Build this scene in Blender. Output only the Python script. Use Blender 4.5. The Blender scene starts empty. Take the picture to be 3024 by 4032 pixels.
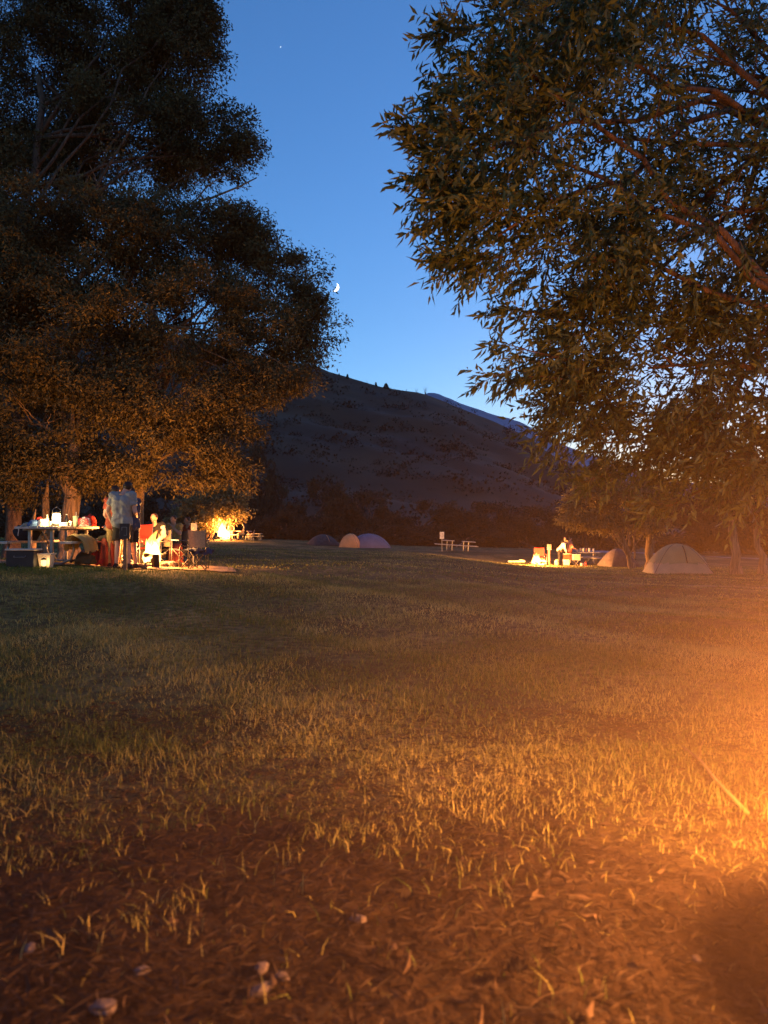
# light levels (view exposure 3.7 stops: a deep dusk sky at strength .06)
EXPO=3.7; SKY_S=.06; NEAR_D=50; LANT=6; FIRE=90; NFIRE=80; NFX=1.52; NFY=1.95; NFZ=.60; NCOL=(1,.345,.075); FLARE=0; FLARE2=.038; HAZE=.00005
import bpy, bmesh, math, random
import numpy as np
from mathutils import Vector, Matrix
random.seed(7); np.random.seed(7)
sc = bpy.context.scene; COL = sc.collection
R = math.radians
# ------------------------------------------------------------------ camera frame
F = 2850.0; CX = 1512.0; CY = 2016.0; EYE = 1.25; PITCH = math.atan(64/F)
def P(px, py, D):
    u = (px-CX)/F; v = (CY-py)/F
    y = math.cos(PITCH) - math.sin(PITCH)*v; z = math.sin(PITCH) + math.cos(PITCH)*v
    k = D/y
    return Vector((u*k, D, EYE + z*k))
CTRL = np.array([(0,0,0),(-4,0,0),(4,0,0),(0,4,0),(3,4,-.02),(-3,4,.03),(-3,8,.15),(0,8,.05),(4,8,-.06),(-7,14,.56),(-8.5,15,.6),
 (-5.2,15.5,.40),(-5.5,18.5,.22),(-3,21,.2),(-9,19,.5),(0,16,.1),(6,16,-.3),(-14,63,.3),(-10,50,.3),(-1.6,57,-.28),(-1.6,45,-.15),(5.5,56,-.55),(11,46,-1.1),(13,32,-.8),
 (13.6,28,-.5),(0,30,-.05),(8,25,-.4),(-8,30,.33),(-20,40,.7),(30,40,-1.2),(0,90,-1.0),(-30,90,.1),(40,90,-1.7),(0,200,-2),(100,150,-2),(-100,150,-1),(0,400,-2),(-15,10,.6),(15,12,-.3)],float)
CS = 1.3+.14*np.hypot(CTRL[:,0],CTRL[:,1])
def terr(x, y):
    x = np.asarray(x,float); y = np.asarray(y,float)
    d2 = (x[...,None]-CTRL[:,0])**2+(y[...,None]-CTRL[:,1])**2
    w = 1/(1+d2/CS**2)**3
    z = (w*CTRL[:,2]).sum(-1)/w.sum(-1)
    return z + .018*np.sin(x*1.3+1)*np.cos(y*1.1) + .012*np.sin(x*3.1+y*2.3)
def tz(x, y): return float(terr(x, y))
def G(px, D, dz=0):
    x = (px-CX)/F*D
    return Vector((x, D, tz(x, D)+dz))
# ------------------------------------------------------------------ materials
def mat(name, col, rough=.8, metal=0, var=.25, scale=6, bump=.15, emit=None, es=0, trans=0, sheen=0, attr=None, col2=None):
    m = bpy.data.materials.new(name); m.use_nodes = True
    nt = m.node_tree; b = nt.nodes['Principled BSDF']
    b.inputs['Roughness'].default_value = rough; b.inputs['Metallic'].default_value = metal
    b.inputs['Specular IOR Level'].default_value = .35
    tc = nt.nodes.new('ShaderNodeTexCoord'); n = nt.nodes.new('ShaderNodeTexNoise')
    n.inputs['Scale'].default_value = scale; n.inputs['Detail'].default_value = 6
    nt.links.new(tc.outputs['Object'], n.inputs['Vector'])
    mr = nt.nodes.new('ShaderNodeMix'); mr.data_type = 'RGBA'
    c2 = col2 if col2 else [min(1,c*(1+var)) for c in col]
    c1 = col if col2 else [c*(1-var) for c in col]
    mr.inputs[6].default_value = (*c1[:3],1); mr.inputs[7].default_value = (*c2[:3],1)
    rp = nt.nodes.new('ShaderNodeMapRange'); rp.inputs[1].default_value=.3; rp.inputs[2].default_value=.7
    if attr:
        a = nt.nodes.new('ShaderNodeAttribute'); a.attribute_name = attr
        nt.links.new(a.outputs['Fac'], rp.inputs[0]); rp.inputs[1].default_value=0; rp.inputs[2].default_value=1
    else: nt.links.new(n.outputs[0], rp.inputs[0])
    nt.links.new(rp.outputs[0], mr.inputs[0]); nt.links.new(mr.outputs[2], b.inputs['Base Color'])
    if bump:
        bp = nt.nodes.new('ShaderNodeBump'); bp.inputs['Strength'].default_value = bump; bp.inputs['Distance'].default_value=.02
        n2 = nt.nodes.new('ShaderNodeTexNoise'); n2.inputs['Scale'].default_value = scale*4
        nt.links.new(tc.outputs['Object'], n2.inputs['Vector'])
        nt.links.new(n2.outputs[0], bp.inputs['Height']); nt.links.new(bp.outputs[0], b.inputs['Normal'])
    if emit:
        b.inputs['Emission Color'].default_value = (*emit,1); b.inputs['Emission Strength'].default_value = es
    if trans:
        t = nt.nodes.new('ShaderNodeBsdfTranslucent'); mx = nt.nodes.new('ShaderNodeMixShader'); mx.inputs[0].default_value = trans
        nt.links.new(mr.outputs[2], t.inputs[0]); nt.links.new(b.outputs[0], mx.inputs[1]); nt.links.new(t.outputs[0], mx.inputs[2])
        nt.links.new(mx.outputs[0], nt.nodes['Material Output'].inputs[0])
    return m
M = {}
def mk(k, *a, **kw): M[k] = mat(k, *a, **kw); return M[k]
mk('bark', (.15,.085,.05), .95, var=.6, scale=14, bump=1.0)
mk('bark_pale', (.28,.18,.10), .95, var=.6, scale=12, bump=1.0)
for k in ('bark','bark_pale'):   # furrows run up the trunk
    nt=M[k].node_tree; tc=[n for n in nt.nodes if n.type=='TEX_COORD'][0]; mp=nt.nodes.new('ShaderNodeMapping'); mp.inputs['Scale'].default_value=(1,1,.12)
    for n in [n for n in nt.nodes if n.type=='TEX_NOISE']: nt.links.new(mp.outputs[0],n.inputs['Vector'])
    nt.links.new(tc.outputs['Object'],mp.inputs[0])
    for n in nt.nodes:
        if n.type=='BUMP': n.inputs['Distance'].default_value=.06
mk('twig', (.14,.09,.055), .9)
mk('leaf_near', (.035,.052,.012), .45, attr='rnd', col2=(.19,.20,.06), trans=.25, bump=0)
mk('leaf_left', (.035,.026,.008), .85, attr='rnd', col2=(.20,.145,.05), trans=.2, bump=0)
mk('leaf_brush', (.045,.03,.016), .95, attr='rnd', col2=(.10,.065,.03), bump=0)
mk('leaf_yellow', (.12,.10,.035), .75, attr='rnd', col2=(.34,.25,.10), trans=.2, bump=0)  # bright yellow leaf colour stands in for firelight on the foliage
mk('grassblade', (.065,.10,.012), .7, attr='rnd', col2=(.60,.50,.17), trans=.15, bump=0)
mk('steel', (.30,.29,.27), .4, metal=.8); mk('darksteel', (.06,.055,.05), .6, metal=.4)
mk('tabletop', (.50,.45,.36), .6, scale=12); mk('tablegrey', (.42,.39,.33), .6)
mk('wood', (.22,.13,.07), .8, var=.4, scale=14); mk('char', (.02,.017,.015), .95)
mk('skin', (.52,.32,.22), .55, var=.06, bump=.05); mk('skin_dark', (.28,.16,.10), .55, var=.06, bump=.05)
mk('hair_dark', (.018,.012,.009), .6); mk('hair_brown', (.05,.026,.012), .6); mk('hair_blond',(.22,.13,.06),.6)
mk('grey_cloth', (.25,.27,.25), .9, var=.12, scale=25); mk('navy_cloth', (.03,.045,.085), .9); mk('black_cloth', (.018,.017,.018), .9)
mk('red_cloth', (.30,.018,.012), .85, var=.15); mk('rust_cloth', (.30,.06,.03), .85); mk('white_cloth', (.62,.58,.5), .85, var=.1)
mk('yellow_cloth', (.36,.26,.09), .9); mk('tan_cloth', (.36,.30,.20), .9, scale=40); mk('olive_cloth', (.05,.042,.022), .9)
mk('pink_cloth',(.55,.25,.18),.9); mk('blue_cloth',(.06,.13,.28),.9); mk('khaki_cloth',(.42,.31,.16),.9)
mk('tent_beige', (.42,.29,.12), .7, var=.08, scale=3); mk('tent_pale', (.58,.35,.19), .7, var=.08, scale=3)
mk('tent_orange', (.70,.32,.12), .7, var=.1, scale=3); mk('tent_blue', (.16,.15,.22), .7, var=.1, scale=3); mk('tent_dark', (.08,.06,.055), .8); mk('tent_grey',(.13,.10,.09),.75)
mk('plastic_white', (.7,.68,.6), .4); mk('plastic_black', (.02,.02,.022), .4); mk('plastic_cream', (.62,.5,.36), .4); mk('plastic_red',(.5,.03,.03),.4)
mk('plastic_blue',(.05,.14,.4),.4); mk('cup_green',(.35,.42,.26),.4)
mk('stone', (.11,.09,.08), .9, var=.4); mk('eye', (.02,.015,.01), .2, bump=0)
mk('deadleaf', (.013,.008,.005), .95, attr='rnd', col2=(.065,.042,.026), bump=0)
def emat(name, c1, c2, s, zr=None):
    m = bpy.data.materials.new(name); m.use_nodes = True; nt = m.node_tree; nt.nodes.clear()
    o = nt.nodes.new('ShaderNodeOutputMaterial'); e = nt.nodes.new('ShaderNodeEmission'); e.inputs[1].default_value = s
    tc = nt.nodes.new('ShaderNodeTexCoord'); sx = nt.nodes.new('ShaderNodeSeparateXYZ'); nt.links.new(tc.outputs['Generated'], sx.inputs[0])
    mx = nt.nodes.new('ShaderNodeMix'); mx.data_type='RGBA'; mx.inputs[6].default_value=(*c1,1); mx.inputs[7].default_value=(*c2,1)
    nt.links.new(sx.outputs[2], mx.inputs[0]); nt.links.new(mx.outputs[2], e.inputs[0])
    if zr:
        n = nt.nodes.new('ShaderNodeTexNoise'); n.inputs['Scale'].default_value = 7; nt.links.new(tc.outputs['Object'], n.inputs[0])
        ad = nt.nodes.new('ShaderNodeMath'); ad.operation='MULTIPLY_ADD'; ad.inputs[1].default_value=1.0
        nt.links.new(sx.outputs[2], ad.inputs[0]); nt.links.new(n.outputs[0], ad.inputs[2])
        r = nt.nodes.new('ShaderNodeMapRange'); r.inputs[1].default_value=.95; r.inputs[2].default_value=1.5
        nt.links.new(ad.outputs[0], r.inputs[0])
        mt_ = nt.nodes.new('ShaderNodeMath'); mt_.operation='MULTIPLY_ADD'; mt_.inputs[1].default_value=-s; mt_.inputs[2].default_value=s
        nt.links.new(r.outputs[0], mt_.inputs[0]); nt.links.new(mt_.outputs[0], e.inputs[1])
        t = nt.nodes.new('ShaderNodeBsdfTransparent'); ms = nt.nodes.new('ShaderNodeAddShader')   # flames add light and block none
        nt.links.new(e.outputs[0], ms.inputs[0]); nt.links.new(t.outputs[0], ms.inputs[1]); nt.links.new(ms.outputs[0], o.inputs[0])
    else: nt.links.new(e.outputs[0], o.inputs[0])
    M[name] = m; return m
emat('flame', (1,.50,.12), (1,.20,.025), .4, True); emat('ember', (1,.25,.03), (1,.4,.08), .3)
emat('lantern_glow', (1,.72,.35), (1,.78,.42), 2); emat('bin_glow', (1,.66,.2), (1,.6,.2), .25); emat('moonlight', (1,.93,.72), (1,.95,.78), .3); emat('starlight',(.9,.95,1),(.9,.95,1),.15)
# ------------------------------------------------------------------ mesh accumulator
class MB:
    def __init__(s): s.v=[]; s.f=[]
    def add(s, vs, fs):
        o=len(s.v); s.v += [tuple(v) for v in vs]; s.f += [tuple(i+o for i in f) for f in fs]; return s
    def box(s, c, d, rot=None, bev=.0):
        hx,hy,hz = d[0]/2,d[1]/2,d[2]/2; b=min(bev or .08*min(d), .49*min(d))
        bm=bmesh.new(); bmesh.ops.create_cube(bm,size=1)
        for v in bm.verts: v.co=Vector((v.co.x*d[0],v.co.y*d[1],v.co.z*d[2]))
        bmesh.ops.bevel(bm,geom=bm.edges[:],offset=b,segments=1,affect='EDGES')
        m = (rot.to_4x4() if rot is not None else Matrix()); c=Vector(c)
        vs=[(m@v.co)+c for v in bm.verts]; fs=[[v.index for v in f.verts] for f in bm.faces]; bm.free()
        return s.add(vs,fs)
    def bar(s, a, b, w, h=None):
        a=Vector(a); b=Vector(b); d=b-a; q=d.to_track_quat('X','Z').to_matrix()
        return s.box((a+b)/2,(d.length,w,h or w),q)
    def tube(s, pts, rad, n=8, cap=True):
        pts=[Vector(p) for p in pts]; k=len(pts)
        if not hasattr(rad,'__len__'): rad=[rad]*k
        vs=[]; fs=[]; up=None
        for i,p in enumerate(pts):
            t=(pts[min(i+1,k-1)]-pts[max(i-1,0)]).normalized()
            if up is None: up=Vector((0,0,1)) if abs(t.z)<.9 else Vector((1,0,0))
            x=t.cross(up)
            if x.length<1e-5: x=t.cross(Vector((.3,1,.2)))
            x.normalize(); y=x.cross(t).normalized(); up=y
            for j in range(n):
                a=2*math.pi*j/n; vs.append(p+(x*math.cos(a)+y*math.sin(a))*rad[i])
        for i in range(k-1):
            for j in range(n): fs.append((i*n+j,i*n+(j+1)%n,(i+1)*n+(j+1)%n,(i+1)*n+j))
        if cap: fs.append(tuple(range(n))[::-1]); fs.append(tuple((k-1)*n+j for j in range(n)))
        return s.add(vs,fs)
    def lathe(s, prof, c=(0,0,0), n=16, sx=1, sy=1):
        c=Vector(c); vs=[]; fs=[]; k=len(prof)
        for r,z in prof:
            for j in range(n):
                a=2*math.pi*j/n; vs.append(c+Vector((r*math.cos(a)*sx,r*math.sin(a)*sy,z)))
        for i in range(k-1):
            for j in range(n): fs.append((i*n+j,i*n+(j+1)%n,(i+1)*n+(j+1)%n,(i+1)*n+j))
        fs.append(tuple(range(n))[::-1]); fs.append(tuple((k-1)*n+j for j in range(n)))
        return s.add(vs,fs)
    def ell(s, c, r, n=12, m=None):
        prof=[(max(.001,math.sin(math.pi*i/n)),-math.cos(math.pi*i/n)) for i in range(n+1)]
        if not hasattr(r,'__len__'): r=(r,r,r)
        t=MB().lathe(prof,n=n+4); c=Vector(c)
        vs=[]
        for v in t.v:
            q=Vector((v[0]*r[0],v[1]*r[1],v[2]*r[2])); q = m@q if m is not None else q; vs.append(q+c)
        return s.add(vs,t.f)
    def mesh(s, name, smooth=False):
        me=bpy.data.meshes.new(name); me.from_pydata(s.v,[],s.f); me.update()
        if smooth: me.polygons.foreach_set('use_smooth',[True]*len(me.polygons))
        return me
    def build(s, name, m, parent=None, smooth=False, label=None):
        me=s.mesh(name,smooth); me.materials.append(M[m] if isinstance(m,str) else m)
        o=bpy.data.objects.new(name,me); COL.objects.link(o); o.parent=parent
        if label: o['label']=label
        return o
def tag(o,label=None,cat=None,group=None,kind=None):
    if label: o['label']=label
    if cat: o['category']=cat
    if group: o['group']=group
    if kind: o['kind']=kind
    return o
def empty(name, loc, rz=0, label=None, cat=None, group=None, s=1):
    o=bpy.data.objects.new(name,None); COL.objects.link(o); o.location=loc; o.rotation_euler=(0,0,rz); o.scale=(s,s,s)
    o.empty_display_size=.2
    return tag(o,label,cat,group)
def kids(o): return [c for c in bpy.data.objects if c.parent==o]
def dup(o, loc=None, rz=None, label=None, group=None, s=None, parent=None):
    c=o.copy(); COL.objects.link(c); c.parent=parent
    for ch in kids(o): dup(ch,parent=c)
    if loc is not None: c.location=loc
    if rz is not None: c.rotation_euler=(0,0,rz)
    if s is not None: c.scale=s if hasattr(s,'__len__') else (s,s,s)
    if label: c['label']=label
    if group: c['group']=group
    return c
def point(name, loc, power, col, rad=.12, parent=None):
    l=bpy.data.lights.new(name,'POINT'); l.energy=power; l.color=col; l.shadow_soft_size=rad
    o=bpy.data.objects.new(name,l); COL.objects.link(o); o.location=loc; o.parent=parent; return o
def np_mesh(name, V, faces_n, idx, m, parent=None, rnd=None, smooth=False):
    """V (N,3); idx flat loop index; faces_n verts per face"""
    me=bpy.data.meshes.new(name); nf=len(idx)//faces_n
    me.vertices.add(len(V)); me.vertices.foreach_set('co',np.asarray(V,np.float32).ravel())
    me.loops.add(len(idx)); me.loops.foreach_set('vertex_index',np.asarray(idx,np.int32))
    me.polygons.add(nf); me.polygons.foreach_set('loop_start',np.arange(nf,dtype=np.int32)*faces_n)
    try: me.polygons.foreach_set('loop_total',np.full(nf,faces_n,np.int32))
    except Exception: pass
    me.update(calc_edges=True)
    if rnd is not None:
        a=me.attributes.new('rnd','FLOAT','POINT'); a.data.foreach_set('value',np.asarray(rnd,np.float32))
    if smooth: me.polygons.foreach_set('use_smooth',[True]*nf)
    me.materials.append(M[m] if isinstance(m,str) else m)
    o=bpy.data.objects.new(name,me); COL.objects.link(o); o.parent=parent; return o
def unit(a): return a/np.maximum(np.linalg.norm(a,axis=-1,keepdims=True),1e-9)
def leaves(name, pos, dirs, L, W, m, parent=None, fold=.25, rnd=None, rs=np.random):
    """lanceolate leaves: 6 verts, 2 quads folded on the midrib"""
    n=len(pos); d=unit(dirs); side=unit(np.cross(d, rs.normal(size=(n,3)))); nor=np.cross(d,side)
    L=np.broadcast_to(L,(n,))[:,None]; W=np.broadcast_to(W,(n,))[:,None]
    b=pos; tip=pos+d*L - nor*L*.12; mid=pos+d*L*.4
    l1=mid+side*W/2+nor*W*fold; r1=mid-side*W/2+nor*W*fold
    V=np.stack([b,l1,tip,r1],1).reshape(-1,3)
    o=np.arange(n)[:,None]*4
    idx=(o+np.array([[0,1,2,0,2,3]])).ravel()
    r=rs.rand(n) if rnd is None else rnd
    return np_mesh(name,V,3,idx,m,parent,np.repeat(r,4))
# ------------------------------------------------------------------ camera, world, sun
cam=bpy.data.cameras.new('camera'); co=bpy.data.objects.new('camera',cam); COL.objects.link(co); sc.camera=co
co.location=(0,0,EYE); co.rotation_euler=(R(90)+PITCH,0,0)
cam.sensor_fit='VERTICAL'; cam.sensor_height=36; cam.lens=36*F/4032; cam.clip_end=6000; cam.clip_start=.05; cam.dof.use_dof=True; cam.dof.focus_distance=15; cam.dof.aperture_fstop=2.3
w=bpy.data.worlds.new("World"); sc.world=w; w.use_nodes=True; nt=w.node_tree; bg=nt.nodes['Background']
sky=nt.nodes.new('ShaderNodeTexSky'); sky.sky_type='NISHITA'; sky.sun_disc=False
SUN_EL=R(1.2); SUN_ROT=R(25)
sky.sun_elevation=SUN_EL; sky.sun_rotation=SUN_ROT; sky.air_density=1.0; sky.dust_density=0.2; sky.ozone_density=3.9
nt.links.new(sky.outputs[0],bg.inputs[0]); bg.inputs[1].default_value=SKY_S
s=bpy.data.lights.new('twilight_sun','SUN'); s.energy=.01; s.angle=R(20); s.color=(1,.8,.65)
so=bpy.data.objects.new('twilight_sun',s); COL.objects.link(so)
so.rotation_euler=(R(86),0,-SUN_ROT+R(180))
sc.view_settings.view_transform='Standard'; sc.view_settings.look='None'; sc.view_settings.exposure=EXPO; sc.view_settings.gamma=1
# ------------------------------------------------------------------ ground
def ground_mat():
    m=bpy.data.materials.new('lawn_soil'); m.use_nodes=True; nt=m.node_tree; b=nt.nodes['Principled BSDF']; b.inputs['Roughness'].default_value=.95
    b.inputs['Specular IOR Level'].default_value=.1
    tc=nt.nodes.new('ShaderNodeTexCoord')
    def noise(sc_,d=6,st=(1,1,1)):
        mp=nt.nodes.new('ShaderNodeMapping'); mp.inputs['Scale'].default_value=st; nt.links.new(tc.outputs['Object'],mp.inputs[0])
        n=nt.nodes.new('ShaderNodeTexNoise'); n.inputs['Scale'].default_value=sc_; n.inputs['Detail'].default_value=d; nt.links.new(mp.outputs[0],n.inputs[0]); return n.outputs[0]
    def ramp(x,a,c):
        r=nt.nodes.new('ShaderNodeMapRange'); r.inputs[1].default_value=a; r.inputs[2].default_value=c; nt.links.new(x,r.inputs[0]); return r.outputs[0]
    def mix(f,a,c):
        x=nt.nodes.new('ShaderNodeMix'); x.data_type='RGBA'; nt.links.new(f,x.inputs[0])
        for i,v in ((6,a),(7,c)):
            if isinstance(v,tuple): x.inputs[i].default_value=(*v,1)
            else: nt.links.new(v,x.inputs[i])
        return x.outputs[2]
    grass=mix(ramp(noise(.6,5,(1,.6,1)),.4,.62),(.06,.07,.018),(.30,.22,.08))
    grass=mix(ramp(noise(9,5),.35,.65),grass,(.055,.045,.02))
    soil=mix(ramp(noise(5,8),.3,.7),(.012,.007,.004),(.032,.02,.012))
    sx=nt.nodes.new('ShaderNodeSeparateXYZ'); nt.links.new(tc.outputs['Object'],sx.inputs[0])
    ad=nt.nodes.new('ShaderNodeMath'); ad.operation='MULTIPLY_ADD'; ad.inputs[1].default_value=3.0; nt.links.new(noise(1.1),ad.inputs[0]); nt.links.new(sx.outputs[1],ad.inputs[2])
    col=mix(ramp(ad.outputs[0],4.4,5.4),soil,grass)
    nt.links.new(col,b.inputs['Base Color'])
    bp=nt.nodes.new('ShaderNodeBump'); bp.inputs['Strength'].default_value=.9; bp.inputs['Distance'].default_value=.05
    nt.links.new(noise(22,8),bp.inputs['Height']); nt.links.new(bp.outputs[0],b.inputs['Normal']); return m
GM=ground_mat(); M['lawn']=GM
def grid_mesh(name,X,Y,Z,m,flip=False):
    a,b=X.shape; V=np.stack([X,Y,Z],-1).reshape(-1,3)
    i=np.arange(a-1)[:,None]*b+np.arange(b-1)[None,:]
    q=np.stack([i,i+1,i+b+1,i+b],-1).reshape(-1)
    if flip: q=q.reshape(-1,4)[:,::-1].ravel()
    return np_mesh(name,V,4,q,m,smooth=True)
ys=np.concatenate([np.linspace(-12,1,10),np.linspace(1.2,20,140),20*np.exp(np.linspace(.02,math.log(30),120))])
us=np.linspace(-1,1,260); us=np.sign(us)*np.abs(us)**1.5
Y,U=np.meshgrid(ys,us,indexing='ij'); X=U*(12+np.abs(Y)*1.9)
Z=terr(X,Y); near=np.clip(1-(Y-3)/3,0,1)
Z+=near*.012*(np.sin(X*13+np.sin(Y*9)*2)*np.sin(Y*15+X*4)+.6*np.sin(X*31+Y*7)*np.sin(Y*37))
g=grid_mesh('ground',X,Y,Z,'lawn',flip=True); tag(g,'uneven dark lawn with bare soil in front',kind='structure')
def strip(name,pts,wid,dz,m,label,n=40,rag=.12):
    pts=[Vector((x,y,0)) for x,y in pts]; seg=[]
    for i in range(n+1):
        t=i/n*(len(pts)-1); k=min(int(t),len(pts)-2); seg.append(pts[k].lerp(pts[k+1],t-k))
    vs=[];fs=[]; K=8
    for i,p in enumerate(seg):
        d=(seg[min(i+1,n)]-seg[max(i-1,0)]).normalized(); nn=Vector((-d.y,d.x,0)); wv=wid*(1+rag*math.sin(i*1.7)+rag*math.sin(i*.63+1))
        for j in range(K+1):
            q=p+nn*wv*(j/K-.5); vs.append((q.x,q.y,tz(q.x,q.y)+dz))
    for i in range(n):
        for j in range(K): fs.append((i*(K+1)+j,(i+1)*(K+1)+j,(i+1)*(K+1)+j+1,i*(K+1)+j+1))
    o=MB().add(vs,fs).build(name,m,smooth=True); return tag(o,label,kind='structure')
mk('dirt',(.26,.17,.10),.95,var=.35,scale=3,bump=.6); mk('drygrass',(.20,.15,.06),.95,var=.45,scale=2.2,bump=.8); mk('gravel',(.20,.20,.23),.95,var=.3,scale=5)
strip('dirt_pad',[(-11,15.4),(-8,15.2),(-5.4,15.9),(-3.4,16.4)],2.7,.022,'dirt','bare dirt pad under the near left camp')
strip('path',[(8.5,20.6),(11,20.2),(14,19.6),(20,18.6)],.55,.02,'drygrass','strip of pale dry grass at the right',rag=.3)
strip('road',[(16,62),(30,60),(60,62)],9,.03,'gravel','grey gravel road behind the trees at right')
# ------------------------------------------------------------------ hills
mk('hillside',(.045,.015,.004),.95,scale=.03,col2=(.12,.045,.014),bump=.5); mk('ridge',(.26,.27,.38),.95,scale=.004,var=.15,bump=.3)  # ridge: blue of distant haze put into its colour
from mathutils import noise as mn
def hill(name,crest,d0,d1,zb,m,label,pw=1.3,rough=3.0,na=260,nd=70,back=.5):
    cx=np.array([c[0] for c in crest],float); cy=np.array([c[1] for c in crest],float)
    px=np.linspace(cx[0],cx[-1],na); py=np.interp(px,cx,cy)
    t=np.linspace(0,1.35,nd); X=np.zeros((nd,na));Yy=np.zeros((nd,na));Zz=np.zeros((nd,na))
    for j in range(na):
        c=P(px[j],py[j],d1)
        for i in range(nd):
            tt=t[i]; D=d0+(d1-d0)*tt; f=min(tt,1)**pw
            x=c.x*D/d1; z=zb+(c.z-zb)*f
            if tt>1: z-= (tt-1)*(c.z-zb)*back*3
            e=1-abs(2*min(tt,1)-1)
            z+=rough*(.25+.9*e)*(mn.fractal(Vector((x*.02,D*.02,3)),.9,2.1,5)) * min(1,tt*6)
            X[i,j]=x;Yy[i,j]=D;Zz[i,j]=z
    o=grid_mesh(name,X,Yy,Zz,m,flip=True); return tag(o,label,kind='structure')
crest=[(-3500,1250),(-1500,1200),(0,1240),(600,1300),(1000,1400),(1260,1452),(1300,1468),(1400,1497),(1500,1524),(1600,1541),(1660,1546),(1750,1575),(1850,1620),(1950,1660),(2050,1705),(2100,1735),(2150,1778),(2250,1830),(2400,1890),(2700,1960),(3100,2000),(5500,2040)]
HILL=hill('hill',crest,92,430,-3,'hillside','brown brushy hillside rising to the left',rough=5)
ridge=[(800,1640),(1500,1580),(1640,1560),(1700,1540),(1730,1546),(1800,1580),(1870,1602),(1950,1630),(2000,1642),(2060,1665),(2120,1697),(2250,1760),(2420,1830),(2700,1900),(3300,1960),(5000,2020)]
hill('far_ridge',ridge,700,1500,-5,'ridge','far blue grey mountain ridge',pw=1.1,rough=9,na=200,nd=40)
def scrub(o,n,seed):
    me=o.data; co_=np.empty(len(me.vertices)*3,np.float32); me.vertices.foreach_get('co',co_); co_=co_.reshape(-1,3)
    rs=np.random.RandomState(seed); na=260; nd=70; G3=co_.reshape(nd,na,3)
    i=rs.rand(n)*52*rs.rand(n)**.15; j=30+rs.rand(n)*(na-60); nz=np.sin(j*.21+i*.5)+np.sin(j*.47-i*.9)+np.sin(i*1.3+j*.08); k=(rs.rand(n)<np.clip(.35+.3*nz,.04,1)); i=i[k];j=j[k];n=len(i)
    a=i.astype(int);b=j.astype(int);fi=(i-a)[:,None];fj=(j-b)[:,None]
    p=(G3[a,b]*(1-fi)+G3[a+1,b]*fi)*(1-fj)+(G3[a,b+1]*(1-fi)+G3[a+1,b+1]*fi)*fj
    s=(.9+2.2*rs.rand(n)**2)*(.5+.5*p[:,1]/430)*1.2; K=26
    c=np.repeat(p,K,0)+rs.normal(size=(n*K,3))*np.repeat(s,K)[:,None]*np.array([.8,.8,.35])+np.repeat(s,K)[:,None]*np.array([0,0,.4])
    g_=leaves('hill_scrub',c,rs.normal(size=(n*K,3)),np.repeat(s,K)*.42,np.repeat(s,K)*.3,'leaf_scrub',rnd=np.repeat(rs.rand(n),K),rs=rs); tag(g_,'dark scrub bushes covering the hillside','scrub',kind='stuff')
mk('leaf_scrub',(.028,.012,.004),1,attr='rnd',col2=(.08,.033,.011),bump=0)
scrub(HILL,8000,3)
# ------------------------------------------------------------------ grass
def vnoise(x,y,s,seed=0):
    return np.array(np.sin(x*s+seed)*np.cos(y*s*1.17+seed*2)+.7*np.sin(x*s*2.3+y*s*1.9+seed)+.5*np.cos(x*s*4.1-y*s*3.3+seed*3))/2.2
def blades(n,y0,y1,h,wd,seed,keep=None,lean=.5):
    rs=np.random.RandomState(seed)
    y=np.sqrt(rs.rand(n)*(y1**2-y0**2)+y0**2); x=(rs.rand(n)*2-1)*(.62*y+1.2)
    k=np.ones(n,bool) if keep is None else rs.rand(n)<keep(x,y)
    pad=(x<-2.6)&(y>14.1)&(y<17.6)&(x>-12); k&=~(pad&(rs.rand(n)>.12))
    x=x[k];y=y[k];n=len(x)
    z=terr(x,y)+(-.01)
    clump=vnoise(x,y,2.1,5)+.6*vnoise(x,y,6.3,2)
    hh=h*(.4+.6*rs.rand(n)+(.9 if y0>3 else .35)*(rs.rand(n)**9))*(1+.5*np.clip(clump,-1,1)); ww=wd*(.6+.8*rs.rand(n))
    a=rs.rand(n)*2*math.pi; l=hh*(lean*rs.rand(n)**1.3+.08); dx=np.cos(a)*l; dy=np.sin(a)*l
    fa=rs.rand(n)*math.pi; sx=np.cos(fa)*ww/2; sy=np.sin(fa)*ww/2
    def pt(t,s): # along blade
        return np.stack([x+dx*t*t+sx*s, y+dy*t*t+sy*s, z+hh*t*(1-.18*t*l/hh)],-1)
    V=np.stack([pt(0,-1),pt(0,1),pt(.5,-.85),pt(.5,.85),pt(1,0)],1).reshape(-1,3)
    o=np.arange(n)[:,None]*5; idx=(o+np.array([[0,1,3,0,3,2,2,3,4]])).ravel()
    dry=np.clip(.31+.4*vnoise(x,y,.9,1)+.25*vnoise(x,y,.35,7)+.6*(rs.rand(n)-.5)-.15*(y>4)*(x<-1)*1.0,0,1)
    return V,idx,np.repeat(dry,5),n*5
def k1(x,y): 
    p=vnoise(x,y,1.7,4)*.5+vnoise(x,y,4.5,8)*.35
    return np.clip((y-2.5)*.7+p*1.0+.1*(x>0),.04,.95)
def k2(x,y): return np.clip(.72+.55*vnoise(x,y,1.3,9)+.3*vnoise(x,y,.5,3),.12,1)
parts=[blades(48000,1.5,4.2,.07,.0034,1,k1,1.3),blades(165000,3.9,8,.058,.0042,2,k2,1.2),blades(170000,8,16,.06,.0075,3,k2,1.1),blades(120000,16,45,.05,.026,4,k2,.8)]
V=[];I=[];Rn=[];off=0
for v,i,r,n in parts: V.append(v);I.append(i+off);Rn.append(r);off+=n
g=np_mesh('grass',np.concatenate(V),3,np.concatenate(I),'grassblade',rnd=np.concatenate(Rn)); tag(g,'rough half dry lawn grass across the field','grass',kind='stuff')
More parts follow.
